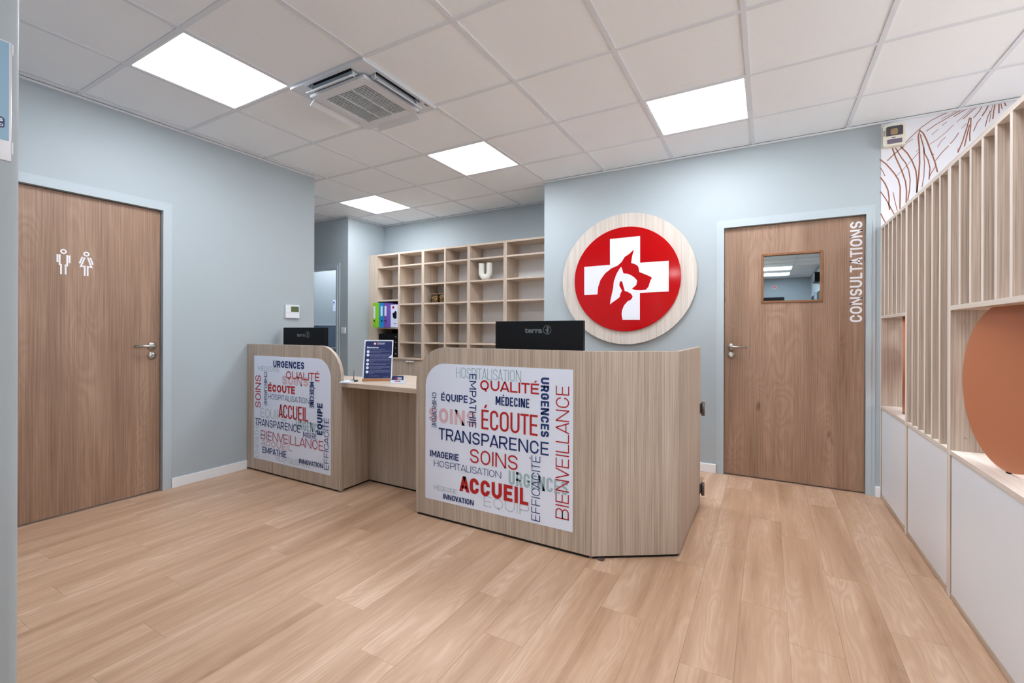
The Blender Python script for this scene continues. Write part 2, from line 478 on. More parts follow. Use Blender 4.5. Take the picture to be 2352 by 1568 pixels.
def on_front(x0, x1, z0, z1, y, rot=0):
    if rot == 0: return lambda a, b: (x0 + a * (x1 - x0), y, z0 + b * (z1 - z0))
    if rot == 1: return lambda a, b: (x1 - b * (x1 - x0), y, z0 + a * (z1 - z0))
    return lambda a, b: (x0 + b * (x1 - x0), y, z1 - a * (z1 - z0))

# ------------------------------------------------------------------ measured outlines (metres)
WORDS_RIGHT = [
   ('HOSPITALISATION', -1.618, -1.1759, 0.8731, 0.9366, -1, 'sky', 0),
   ('SOINS', -1.8236, -1.4756, 0.5928, 0.6827, 3, 'pink', 0),
   ('URGENCES', -1.2541, -0.8988, 0.299, 0.3758, 3, 'sky', 0),
   ('ÉQUIP', -1.4184, -1.125, 0.1463, 0.2059, -1, 'skygrey', 0),
   ('MÉDECINE', -1.7824, -1.6116, 0.1793, 0.2071, 1, 'skygrey', 0),
   ('EMPATHIE', -1.5207, -1.4725, 0.5896, 0.9011, 1, 'navy', -1),
   ('QUALITÉ', -1.445, -1.0668, 0.8121, 0.8702, 2, 'red', 0),
   ('URGENCES', -1.0566, -1.0075, 0.5877, 0.906, 3, 'navy', -1),
   ('BIENVEILLANCE', -0.9682, -0.8929, 0.1712, 0.8661, -1, 'red', 1),
   ('ÉQUIPE', -1.729, -1.5326, 0.7295, 0.7724, 2, 'navy', 0),
   ('MÉDECINE', -1.3396, -1.1249, 0.7346, 0.7841, 2, 'navy', 0),
   ('CHIRURGIE', -1.8, -1.7648, 0.5569, 0.7743, 0, 'navy', -1),
   ('ÉCOUTE', -1.4351, -1.0741, 0.5882, 0.7008, 0, 'red', 0),
   ('TRANSPARENCE', -1.7474, -1.0087, 0.4913, 0.5623, 1, 'navy', 0),
   ('IMAGERIE', -1.8134, -1.5964, 0.3788, 0.4182, 2, 'navy', 0),
   ('HOSPITALISATION', -1.783, -1.3018, 0.3226, 0.3622, -1, 'navy', 0),
   ('SOINS', -1.5136, -1.1961, 0.384, 0.4653, 0, 'red', 0),
   ('EFFICACITÉ', -1.1101, -1.058, 0.1303, 0.4807, -1, 'navy', 1),
   ('ACCUEIL', -1.5898, -1.1283, 0.2044, 0.295, 3, 'red', 0),
   ('INNOVATION', -1.7114, -1.4878, 0.1347, 0.1664, 2, 'navy', 0),
]
WORDS_LEFT = [
   ('MÉDECINE', -3.6222, -3.3382, 0.8244, 0.8639, 0, 'sky', 0),
   ('SOINS', -3.3055, -2.991, 0.7313, 0.8017, 3, 'pink', 0),
   ('ÉQUIPE', -3.5854, -3.264, 0.4509, 0.523, -1, 'skygrey', 0),
   ('URGENCES', -3.1354, -2.81, 0.3983, 0.4673, 3, 'sky', 0),
   ('ACCUEIL', -3.5807, -3.1778, 0.2228, 0.2697, 2, 'pink', 0),
   ('HOSPITALISATION', -3.3756, -2.9763, 0.1244, 0.1696, -1, 'skygrey', 0),
   ('EMPATHIE', -3.6633, -3.6105, 0.1171, 0.4151, -1, 'skygrey', 1),
   ('URGENCES', -3.4207, -3.0391, 0.8608, 0.9147, 3, 'navy', 0),
   ('QUALITÉ', -3.2577, -2.8639, 0.7797, 0.8381, 1, 'red', 0),
   ('SOINS', -3.6601, -3.5863, 0.5232, 0.7874, 0, 'red', 1),
   ('CHIRURGIE', -3.5432, -3.5004, 0.5473, 0.8203, 0, 'navy', -1),
   ('ÉCOUTE', -3.4869, -3.1475, 0.6652, 0.7238, 3, 'red', 0),
   ('MÉDECINE', -2.9744, -2.9249, 0.5768, 0.7717, 2, 'navy', -1),
   ('HOSPITALISATION', -3.4865, -2.9786, 0.6047, 0.6467, -1, 'navy', 0),
   ('ÉQUIPE', -2.8867, -2.83, 0.3867, 0.6193, 3, 'navy', 1),
   ('ACCUEIL', -3.3497, -2.9899, 0.4701, 0.5749, 0, 'red', 0),
   ('TRANSPARENCE', -3.6606, -3.0789, 0.3785, 0.4364, 0, 'navy', 0),
   ('EFFICACITÉ', -2.8124, -2.7596, 0.1427, 0.5184, -1, 'navy', 1),
   ('IMAGERIE', -3.0486, -2.8932, 0.3495, 0.3919, -1, 'navy', 0),
   ('BIENVEILLANCE', -3.581, -2.8165, 0.2745, 0.3439, -1, 'red', 0),
   ('EMPATHIE', -3.5578, -3.2482, 0.1642, 0.2148, 1, 'navy', 0),
   ('INNOVATION', -3.0929, -2.8228, 0.1476, 0.1818, 2, 'navy', 0),
]
LOGO = [(-1.2386, 1.9877), (-0.9692, 1.9881), (-0.9685, 1.7549), (-0.7286, 1.7538), (-0.7278, 1.4941), (-0.9699, 1.4917), (-0.9692, 1.2563), (-1.1212, 1.2579), (-1.1305, 1.3069), (-1.1249, 1.3466), (-1.1078, 1.386), (-1.0761, 1.4224), (-1.0512, 1.4318), (-1.0378, 1.446), (-1.0322, 1.4627), (-1.0457, 1.4857), (-1.074, 1.5037), (-1.1025, 1.514), (-1.1141, 1.5565), (-1.1257, 1.5968), (-1.1372, 1.6054), (-1.1487, 1.5923), (-1.1521, 1.5639), (-1.1277, 1.5173), (-1.1426, 1.4894), (-1.1483, 1.4611), (-1.1772, 1.4393), (-1.2121, 1.4174), (-1.2356, 1.3985), (-1.2322, 1.4353), (-1.224, 1.4695), (-1.2067, 1.5493), (-1.2033, 1.5893), (-1.201, 1.6064), (-1.1779, 1.6682), (-1.1548, 1.7067), (-1.1353, 1.7317), (-1.1144, 1.6701), (-1.0745, 1.6642), (-1.035, 1.6427), (-1.0125, 1.6224), (-0.9935, 1.6012), (-1.0012, 1.5624), (-1.0391, 1.5305), (-1.0122, 1.5181), (-0.9623, 1.5137), (-0.9184, 1.5163), (-0.8967, 1.5408), (-0.886, 1.5734), (-0.8774, 1.6006), (-0.8689, 1.6111), (-0.871, 1.6222), (-0.8808, 1.6294), (-0.9298, 1.6533), (-0.976, 1.6751), (-0.9805, 1.7066), (-0.9873, 1.7272), (-1.0129, 1.7458), (-1.0466, 1.7583), (-1.0389, 1.8117), (-1.0223, 1.8756), (-1.0638, 1.8397), (-1.1035, 1.8168), (-1.132, 1.7735), (-1.1665, 1.7441), (-1.2248, 1.7228), (-1.2839, 1.6803), (-1.3257, 1.6246), (-1.3496, 1.5558), (-1.3543, 1.4929), (-1.4811, 1.4929), (-1.482, 1.7529), (-1.2379, 1.7548)]
MURAL = [
   (3, [(0.685, 2.62), (0.762, 2.619), (0.852, 2.621), (0.921, 2.625), (0.974, 2.627)]),
   (1, [(0.69, 2.624), (0.736, 2.632), (0.813, 2.631), (0.892, 2.635)]),
   (2, [(0.823, 2.456), (0.863, 2.5), (0.911, 2.547), (0.96, 2.581), (1.007, 2.602), (1.077, 2.626)]),
   (1, [(0.724, 2.351), (0.763, 2.39), (0.828, 2.449), (0.863, 2.474)]),
   (2, [(0.931, 2.511), (0.979, 2.545), (1.035, 2.576), (1.091, 2.607), (1.145, 2.625)]),
   (1, [(0.771, 2.231), (0.808, 2.27), (0.863, 2.338), (0.897, 2.383)]),
   (1, [(0.727, 2.347), (0.752, 2.375), (0.783, 2.405), (0.818, 2.434)]),
   (4, [(0.883, 2.103), (0.893, 2.211), (0.898, 2.306), (0.896, 2.409), (0.89, 2.488), (0.899, 2.525), (0.916, 2.501), (0.933, 2.453), (0.955, 2.372), (0.975, 2.299), (0.989, 2.226)]),
   (3, [(0.902, 2.498), (0.904, 2.478), (0.919, 2.405), (0.922, 2.366), (0.941, 2.317), (0.951, 2.258), (0.946, 2.183)]),
   (2, [(0.919, 2.405), (0.921, 2.321), (0.923, 2.308), (0.92, 2.206), (0.91, 2.137)]),
   (4, [(0.752, 2.438), (0.77, 2.369), (0.803, 2.271), (0.824, 2.19), (0.83, 2.124), (0.828, 2.043)]),
   (3, [(0.77, 2.431), (0.803, 2.356), (0.823, 2.32), (0.841, 2.265), (0.849, 2.198), (0.846, 2.128), (0.836, 2.055)]),
   (4, [(0.795, 2.439), (0.833, 2.383), (0.858, 2.326), (0.878, 2.258), (0.884, 2.193), (0.884, 2.106)]),
   (4, [(0.685, 2.368), (0.722, 2.325), (0.763, 2.258), (0.786, 2.209), (0.796, 2.155), (0.795, 2.005)]),
   (4, [(0.688, 2.241), (0.712, 2.198), (0.73, 2.145), (0.737, 2.085), (0.735, 2.046), (0.74, 2.006)]),
   (2, [(0.688, 2.308), (0.701, 2.282), (0.713, 2.247)]),
   (3, [(0.688, 2.142), (0.717, 2.088), (0.743, 2.025), (0.764, 1.973)]),
   (2, [(0.758, 2.125), (0.766, 2.074), (0.781, 1.994)]),
   (3, [(0.691, 1.986), (0.704, 1.951), (0.717, 1.92)]),
   (1, [(0.946, 2.418), (0.984, 2.442), (1.031, 2.483), (1.068, 2.525)]),
   (1, [(0.96, 2.482), (0.993, 2.513)]),
   (1, [(1.01, 2.532), (1.035, 2.551)]),
   (2, [(0.979, 2.304), (1.008, 2.349), (1.045, 2.392)]),
   (2, [(1.052, 2.403), (1.073, 2.43), (1.093, 2.467)]),
   (2, [(0.946, 2.196), (0.96, 2.231), (0.979, 2.266)]),
   (1, [(1.084, 2.54), (1.127, 2.58), (1.172, 2.625)]),
   (2, [(1.068, 2.578), (1.109, 2.603), (1.163, 2.627)]),
   (1, [(1.007, 2.576), (1.077, 2.61), (1.127, 2.626)]),
   (2, [(1.114, 2.552), (1.163, 2.602), (1.194, 2.625)]),
   (2, [(1.163, 2.547), (1.19, 2.584), (1.208, 2.622)]),
   (2, [(1.164, 2.461), (1.181, 2.512), (1.199, 2.539)]),
   (3, [(1.203, 2.55), (1.221, 2.582), (1.238, 2.627)]),
   (2, [(1.219, 2.479), (1.23, 2.538), (1.243, 2.577)]),
   (1, [(1.239, 2.505), (1.245, 2.564), (1.256, 2.625)]),
   (3, [(1.254, 2.52), (1.258, 2.573), (1.266, 2.626)]),
   (3, [(1.282, 2.55), (1.282, 2.622)]),
   (2, [(1.297, 2.573), (1.288, 2.626)]),
   (3, [(1.314, 2.59), (1.301, 2.626)]),
   (2, [(1.333, 2.609), (1.324, 2.629)]),
   (3, [(1.089, 2.337), (1.109, 2.398), (1.127, 2.469), (1.145, 2.551), (1.152, 2.549), (1.15, 2.494), (1.146, 2.446), (1.147, 2.4)]),
   (3, [(1.121, 2.371), (1.132, 2.437), (1.145, 2.508)]),
   (1, [(1.089, 2.337), (1.09, 2.365)]),
   (1, [(0.989, 2.391), (1.007, 2.431), (1.029, 2.452)]),
   (1, [(0.955, 2.366), (0.972, 2.343)]),
   (1, [(0.878, 2.381), (0.895, 2.4)]),
   (1, [(1.107, 2.492), (1.13, 2.521)]),
]
MAN = [[(1.045, 1.6183), (1.0451, 1.5695)], [(1.1, 1.6187), (1.1005, 1.5701)], [(1.0551, 1.6189), (1.0546, 1.5571), (1.0613, 1.5562), (1.0614, 1.4978)], [(1.0898, 1.619), (1.0896, 1.5539), (1.0823, 1.5555), (1.0826, 1.4984)]]
WOMAN = [[(1.1615, 1.619), (1.1478, 1.5755)], [(1.1995, 1.6182), (1.213, 1.5752)], [(1.1732, 1.6171), (1.1538, 1.5577), (1.1724, 1.5592), (1.1725, 1.4987)], [(1.1875, 1.6174), (1.2061, 1.5572), (1.1872, 1.5593), (1.1873, 1.4994)]]

# ------------------------------------------------------------------ setting
XL, YB, YR, XU = -3.785, 4.034, 4.64, 0.692          # left wall, back wall, back-office wall, slatted partition
GX, GY, GS = -3.1005, 1.1228, 0.6                      # ceiling grid origin and module
BX0, BY1 = -1.6, 0.373                                 # wall block in the left foreground

def struct(o): o['kind'] = 'structure'; return o

# floor: backing slab and planks laid along the room
m = MB(); m.box(-6.5, 3.5, -6.35, 6.3, -0.12, -0.004)
floor = m.build('floor', floor_wood)
tag(floor, 'warm oak plank floor running through the whole reception', 'floor', kind='structure')
PW, PL, PX = 0.1693, 1.018, 0.074
offs = {0: 1.962, -1: 2.170, -2: 1.660, -3: 2.385, -4: 1.833, -5: 2.10, -6: 1.453, -7: 1.668, -8: 1.154, -9: 1.870, -10: 1.320,
        1: 2.600, -11: 1.26, -12: 1.640, -13: 0.836, -14: 1.45, -15: 1.045, -16: 1.62, -17: 0.752, -18: 1.135, -19: 1.50, -20: 0.837, -21: 1.3, -22: 1.005, 2: 2.23, 3: 1.80}
def plank_mesh(w, l):
    m = MB(); g = 0.00035
    m.box(g, w - g, g, l - g, -0.004, 0.0)
    bmesh.ops.recalc_face_normals(m.bm, faces=m.bm.faces)
    me = bpy.data.meshes.new('plank'); m.bm.to_mesh(me); m.bm.free(); me.materials.append(floor_wood); return me
full_plank = plank_mesh(PW, PL)
def lay(x0, x1, y0, y1):
    if x1 - x0 < 0.01 or y1 - y0 < 0.02: return
    full = abs(x1 - x0 - PW) < 1e-4 and abs(y1 - y0 - PL) < 1e-4
    o = bpy.data.objects.new('plank', full_plank if full else plank_mesh(x1 - x0, y1 - y0))
    COL.objects.link(o); o.parent = floor; o.location = (x0, y0, 0)
for r in range(-24, 20):
    xa, xb = PX + r * PW, PX + (r + 1) * PW
    e = offs.get(r, 0.9 + (r * 0.37) % 1.0)
    lim0 = -0.9 if xa > BX0 - 0.05 else BY1
    if xa > 0.9: lim0 = 1.0
    k = math.ceil((e - lim0) / PL)
    y = e - k * PL
    while y < YB:
        xx0, xx1 = max(xa, XL), min(xb, 3.4)
        lay(xx0, xx1, max(y, lim0), min(y + PL, YB))
        y += PL

# walls
m = MB()
m.box(XL - 0.1, XL, BY1, 0.70, 0, CZ + 0.05); m.box(XL - 0.1, XL, 1.600, 2.838, 0, CZ + 0.05); m.box(XL - 0.1, XL, 0.70, 1.600, 2.018, CZ + 0.05)
m.box(XL - 0.1, XL - 0.09, 0.70, 1.600, 0, 2.018)  # thin unseen slab added behind the toilet door to block light leaks
wall_left = tag(m.build('wall_left', paint), 'blue-grey painted wall with the toilet door', 'wall', kind='structure')

m = MB()
m.box(-1.917, -0.312, YB, YB + 0.13, 0, CZ + 0.05); m.box(-0.312, 0.615, YB, YB + 0.13, 1.995, CZ + 0.05); m.box(0.615, 3.5, YB, YB + 0.13, 0, CZ + 0.05)
m.box(-1.917, -1.78, YB + 0.13, YR + 0.1, 0, CZ + 0.05)
m.box(-0.312, 0.615, YB + 0.12, YB + 0.13, 0, 1.995)  # thin unseen slab added behind the consultation door to block light leaks
wall_back = tag(m.build('wall_back', paint), 'blue-grey wall behind the counter with the round logo sign', 'wall', kind='structure')
m = MB(); m.box(-4.78, -1.917, YR, YR + 0.1, 0, CZ + 0.05)
tag(m.build('wall_back_office', paint), 'blue-grey wall behind the pigeonhole shelves', 'wall', kind='structure')
m = MB()
m.box(-4.78, -4.68, 4.105, YR, 0, CZ + 0.05); m.box(-4.865, -4.68, 4.005, 4.105, 0, CZ + 0.05)
m.box(-5.75, -4.865, 4.005, 4.105, 1.985, CZ + 0.05); m.box(-6.4, -5.75, 4.005, 4.105, 0, CZ + 0.05)
wall_inner = tag(m.build('wall_inner', paint), 'blue-grey wall stub with a doorway left of the shelves', 'wall', kind='structure')
m = MB(); m.box(-6.5, -6.4, 2.6, 4.105, 0, CZ + 0.05); m.box(-6.4, XL - 0.1, 2.738, 2.838, 0, CZ + 0.05)
tag(m.build('wall_passage', paint), 'blue-grey walls of the passage beside the office', 'wall', kind='structure')
m = MB(); m.box(-6.3, -6.2, 4.105, 6.2, 0, CZ + 0.05); m.box(-6.2, -4.78, 6.1, 6.2, 0, CZ + 0.05); m.box(-4.78, -4.7, YR + 0.1, 6.2, 0, CZ + 0.05)
wall_side = tag(m.build('wall_side', paint), 'pale blue wall of the side room seen through the doorway', 'wall', kind='structure')
# foreground block with a rounded corner
m = MB()
rc = 0.022
pts = [(XL - 0.1, -0.8), (BX0, -0.8)] + [(BX0 - rc + rc * math.cos(math.radians(a)), BY1 - rc + rc * math.sin(math.radians(a))) for a in range(0, 91, 10)] + [(XL - 0.1, BY1)]
m.prism(pts, 'xy', 0, CZ + 0.05)
wall_front = m.build('wall_front_left', paint)
for p in wall_front.data.polygons: p.use_smooth = False
tag(wall_front, 'blue-grey wall end with rounded corner in front of the toilet door', 'wall', kind='structure')
m = MB()
m.box(1.0, 1.1, -6.2, 0.2, 0, CZ + 0.05); m.box(1.0, 3.5, 0.2, 0.3, 0, CZ + 0.05)
tag(m.build('wall_right', paint), 'blue-grey wall on the right of the entrance', 'wall', kind='structure')
m = MB(); m.box(3.4, 3.5, 0.3, 0.9, 0, CZ + 0.05); m.box(3.4, 3.5, 3.7, YB, 0, CZ + 0.05); m.box(3.4, 3.5, 0.9, 3.7, 0, 0.9); m.box(3.4, 3.5, 0.9, 3.7, 2.3, CZ + 0.05)
tag(m.build('wall_waiting', white_wall), 'white wall of the waiting area beyond the slats', 'wall', kind='structure')
m = MB(); m.box(XL - 0.1, -2.105, -6.3, -6.2, 0, CZ + 0.05); m.box(-0.305, 1.1, -6.3, -6.2, 0, CZ + 0.05); m.box(-2.105, -0.305, -6.3, -6.2, 0, 0.08); m.box(-2.105, -0.305, -6.3, -6.2, 2.48, CZ + 0.05); m.box(XL - 0.1, XL, -6.2, -0.8, 0, CZ + 0.05)
wall_far = tag(m.build('wall_entrance', paint), 'blue-grey wall at the far entrance end', 'wall', kind='structure')

# mural paper on the back wall beyond the partition
m = MB(); m.box(XU, 3.4, YB - 0.002, YB, 0.0, CZ)
mural = m.build('mural_paper', white_wall, wall_back)
m = MB()
for w, pl in MURAL:
    m.ribbon([(x, YB - 0.0025, z) for x, z in pl], 0.0012 + 0.0016 * w, (0, -1, 0))
mo = m.build('mural_line', ink['brown'], mural); mo['kind'] = 'stuff'

# ceiling: backing slab, lay-in tiles, grid bars
m = MB(); m.box(-6.5, 3.5, -6.35, 6.3, CZ + 0.05, CZ + 0.15)
ceiling = tag(m.build('ceiling', ceil_mat), 'white suspended ceiling of square tiles in a metal grid', 'ceiling', kind='structure')
LIGHTS = [(0, 0), (1, 3), (-2, 4), (4, 3), (5, 0), (5, -9), (5, -11), (1, -9), (8, 2), (8, 0)]  # panels above the entrance floor and waiting area are added, out of view
AC = (1, 1)
zones = [(XL, 3.4, BY1, YB), (BX0, 1.0, -6.2, 0.2), (-4.68, -1.917, YB, YR), (-6.4, XL - 0.1, 2.838, 4.005), (XL - 0.1, -1.917, 2.838, YB), (XL, 1.0, -6.2, -0.8)]
# non-overlapping cover of the visible ceiling
zones = [(XL, 3.4, BY1, 2.838), (-6.4, 3.4, 2.838, 4.02), (-4.68, -1.917, 4.02, YR), (BX0, 1.0, -6.2, BY1)]
TG = 0.012
def tile_mesh(w, d):
    m = MB(); m.box(0, w, 0, d, 0, 0.012, 0.001)
    bmesh.ops.recalc_face_normals(m.bm, faces=m.bm.faces)
    me = bpy.data.meshes.new('tile'); m.bm.to_mesh(me); m.bm.free(); me.materials.append(ceil_mat); return me
full_tile = tile_mesh(GS - 2 * TG, GS - 2 * TG)
def skip(i, j):
    if (i, j) == AC or (i, j) in LIGHTS: return True
    if j < -3: return not (1 <= i <= 7)
    if i > 7 and j < 3: return True
    return False
for i in range(-6, 11):
    for j in range(-13, 6):
        if skip(i, j): continue
        for zx0, zx1, zy0, zy1 in zones:
            a0, a1 = max(GX + i * GS + TG, zx0 + 0.012), min(GX + (i + 1) * GS - TG, zx1 - 0.012)
            b0, b1 = max(GY + j * GS + TG, zy0 + (0.012 if zy0 not in (2.838, 4.02) else 0)), min(GY + (j + 1) * GS - TG, zy1 - (0.012 if zy1 not in (2.838, 4.02) else 0))
            if a1 - a0 < 0.02 or b1 - b0 < 0.02: continue
            full = abs(a1 - a0 - (GS - 2 * TG)) < 1e-4 and abs(b1 - b0 - (GS - 2 * TG)) < 1e-4
            o = bpy.data.objects.new('tile', full_tile if full else tile_mesh(a1 - a0, b1 - b0))
            COL.objects.link(o); o.parent = ceiling; o.location = (a0, b0, CZ + 0.004)
def bar(x0, x1, y0, y1):
    m = MB(); m.box(x0, x1, y0, y1, CZ, CZ + 0.006); m.build('grid_bar', tee_mat, ceiling)
for i in range(-5, 11):                                 # runners along the room
    x = GX + i * GS
    y0 = BY1 if x < BX0 else (-6.2 if x < 1.0 else 0.3)
    y1 = YB
    if x < XL: y0 = 2.838
    if -4.68 < x < -1.917: y1 = YR
    if x < 3.4: bar(x - TG, x + TG, y0, y1)
for j in range(-12, 6):                                 # cross pieces
    y = GY + j * GS
    x0, x1 = (BX0, 1.0) if y < BY1 else (XL, 3.4)
    if y > 2.838: x0 = -6.4
    if y > YB: x0, x1 = -4.68, -1.917
    for i in range(-6, 11):
        a0, a1 = max(GX + i * GS + TG, x0), min(GX + (i + 1) * GS - TG, x1)
        if a1 - a0 > 0.02: bar(a0, a1, y - TG, y + TG)

# perimeter trims
def trim(n, x0, x1, y0, y1, z0=CZ - 0.012, z1=CZ - 0.001):
    m = MB(); m.box(x0, x1, y0, y1, z0, z1)
    struct(m.build('trim_%d' % n, tee_mat))
    o = bpy.data.objects['trim_%d' % n]; o['label'] = 'white metal angle along the ceiling edge'; o['category'] = 'trim'; o['group'] = 'ceiling edge trims'
trim(1, XL, XL + 0.022, BY1, 2.838); trim(2, -1.917, 3.4, YB - 0.022, YB - 0.002)
trim(3, -4.68, -1.917, YR - 0.022, YR); trim(4, -4.68, -4.658, 4.005, YR - 0.022); trim(5, BX0, BX0 + 0.02, -0.8, BY1); trim(6, -6.4, -4.68, 3.985, 4.005)

# skirting
def skirt(nm, label, x0, x1, y0, y1):
    m = MB(); m.box(x0, x1, y0, y1, 0.0, 0.072, 0.002); tag(m.build(nm, base_white), label, 'skirting board', kind='structure')
skirt('baseboard_left', 'white skirting along the left wall between toilet door and counter', XL, XL + 0.014, 1.648, 2.195)
skirt('baseboard_back', 'short white skirting between counter and consultation door', -1.917, -0.362, YB - 0.014, YB)
skirt('baseboard_right', 'white skirting stub between consultation door and slatted partition', 0.662, 0.690, YB - 0.03, YB)

# ------------------------------------------------------------------ doors
def lever(parent, X, Y, z, axis, sgn):
    """axis 'x': door faces +X, lever points along -Y; axis 'y': door faces -Y, lever points along +X"""
    if axis == 'x':
        P = lambda out, along, up: (X + out, Y + sgn * along, z + up)
        ax = 'X'; o = 1
    else:
        P = lambda out, along, up: (X + sgn * along, Y - out, z + up)
        ax = 'Y'; o = -1
    h = MB(); h.lathe([(0.0255, 0), (0.0265, o * 0.003), (0.0255, o * 0.008), (0.012, o * 0.009)], P(0, 0, 0), ax, 28)
    h.cyl(P(0.006, 0, 0), P(0.05, 0, 0), 0.0095)
    h.tube([P(0.046, -0.004, 0), P(0.05, 0.0, 0), P(0.052, 0.02, 0), P(0.052, 0.118, 0)], 0.0095, 14)
    ho = h.build('lever_handle', steel, parent); ho['label'] = 'brushed steel lever handle'
    k = MB(); k.lathe([(0.0255, 0), (0.0265, o * 0.003), (0.0255, o * 0.008), (0.010, o * 0.009)], P(0, 0, -0.068), ax, 28)
    k.cyl(P(0.008, 0, -0.068), P(0.014, 0, -0.068), 0.0085)
    ko = k.build('lock_rosette', steel, parent); ko['label'] = 'round steel lock rosette'
    s = MB(); s.box(*sorted((P(0.014, 0, 0)[0] - (0 if axis == 'x' else 0.001), P(0.0145, 0, 0)[0] + (0 if axis == 'x' else 0.001))),
                    *sorted((P(0.014, 0, 0)[1] - (0.001 if axis == 'x' else 0), P(0.0145, 0, 0)[1] + (0.001 if axis == 'x' else 0))), z - 0.073, z - 0.063)
    s.build('keyhole', black, ko)

door_1 = thing('door_1', 'oak toilet door with white man and woman pictograms', 'door', (XL, 1.15, 0), kind='structure')
m = MB(); m.box(-3.85, -3.81, 0.735, 1.586, 0.008, 2.006, 0.001)
m.build('door_leaf', oak_door, door_1)
m = MB()
m.box(XL - 0.065, XL + 0.012, 1.590, 1.622, 0, 2.046); m.box(XL - 0.065, XL + 0.012, 0.70, 0.731, 0, 2.046); m.box(XL - 0.065, XL + 0.012, 0.731, 1.590, 2.011, 2.046)
m.box(XL, XL + 0.006, 1.622, 1.646, 0, 2.072); m.box(XL, XL + 0.006, 0.675, 0.70, 0, 2.072); m.box(XL, XL + 0.006, 0.70, 1.622, 2.046, 2.072)
m.build('door_frame', frame_paint, door_1)
lever(door_1, -3.81, 1.536, 1.04, 'x', -1)
# pictograms
for nm, strokes, hc in (('man_pictogram', MAN, (1.0724, 1.6392)), ('woman_pictogram', WOMAN, (1.1809, 1.6388))):
    m = MB()
    for s in strokes: m.ribbon([(-3.8094, y, z) for y, z in s], 0.0085, (1, 0, 0))
    m.ribbon([(-3.8094, hc[0] + 0.0115 * math.cos(a * math.pi / 14), hc[1] + 0.0115 * math.sin(a * math.pi / 14)) for a in range(28)], 0.0075, (1, 0, 0), True)
    m.build(nm, ink['white'], door_1)

door_2 = thing('door_2', 'oak consultation door with small glass window and white CONSULTATIONS lettering', 'door', (0.15, YB, 0), kind='structure')
YD = 4.06
m = MB()
gx0, gx1, gz0, gz1 = -0.030, 0.346, 1.392, 1.750
for b in ((-0.303, gx0, 0.008, 1.988), (gx1, 0.607, 0.008, 1.988), (gx0, gx1, 0.008, gz0), (gx0, gx1, gz1, 1.988)):
    m.box(b[0], b[1], YD, YD + 0.04, b[2], b[3])
m.build('door_leaf', oak_door, door_2)
m = MB()
m.box(-0.338, -0.306, YB - 0.012, YD + 0.06, 0, 2.028); m.box(0.610, 0.640, YB - 0.012, YD + 0.06, 0, 2.028); m.box(-0.306, 0.610, YB - 0.012, YD + 0.06, 1.992, 2.028)
m.box(-0.360, -0.338, YB - 0.006, YB, 0, 2.054); m.box(0.640, 0.662, YB - 0.006, YB, 0, 2.054); m.box(-0.338, 0.640, YB - 0.006, YB, 2.028, 2.054)
m.build('door_frame', frame_paint, door_2)
m = MB(); m.box(gx0, gx1, YD + 0.012, YD + 0.016, gz0, gz1)
m.build('window_pane', mirror, door_2)['label'] = 'reflecting glass pane of the door'
m = MB()
w = 0.013
for b in ((gx0 - w, gx0 + 0.004, gz0 - w, gz1 + w), (gx1 - 0.004, gx1 + w, gz0 - w, gz1 + w), (gx0 + 0.004, gx1 - 0.004, gz0 - w, gz0 + 0.004), (gx0 + 0.004, gx1 - 0.004, gz1 - 0.004, gz1 + w)):
    m.box(b[0], b[1], YD - 0.009, YD + 0.011, b[2], b[3], 0.003)
m.build('window_bead', brass_wood, door_2)
lever(door_2, -0.255, YD, 1.033, 'y', 1)
sign_word('door_lettering', 'CONSULTATIONS', 2, ink['white'], door_2, on_front(0.5205, 0.593, 1.2265, 1.952, YD - 0.0005, 1), 0.7255, 0.0725)

# doorway to the side room
doorway = thing('door_3', 'blue-grey frame of the open doorway beside the shelves', 'door frame', (-5.3, 4.005, 0), kind='structure')
m = MB()
m.box(-4.895, -4.865, 3.993, 4.115, 0, 2.0); m.box(-5.75, -5.72, 3.993, 4.115, 0, 2.0); m.box(-5.72, -4.895, 3.993, 4.115, 1.968, 2.0)
m.box(-4.865, -4.83, 3.998, 4.005, 0, 2.032); m.box(-5.785, -5.75, 3.998, 4.005, 0, 2.032); m.box(-5.75, -4.865, 3.998, 4.005, 2.0, 2.032)
m.build('door_frame', frame_paint, doorway)

# entrance end, seen only in the door glass
for n, (y0, y1) in ((4, (-5.75, -4.95)), (5, (-4.2, -3.3))):
    d = thing('door_%d' % n, 'dark door in the right wall at the %s end' % ('entrance' if n == 4 else 'corridor'), 'door', (1.0, (y0 + y1) / 2, 0), kind='structure')
    m = MB(); m.box(0.985, 0.999, y0, y1, 0, 2.06); m.build('door_leaf', slate, d)
    m = MB(); m.box(0.975, 0.999, y0 - 0.06, y0, 0, 2.12); m.box(0.975, 0.999, y1, y1 + 0.06, 0, 2.12); m.box(0.975, 0.999, y0, y1, 2.06, 2.12); m.build('door_frame', frame_paint, d)

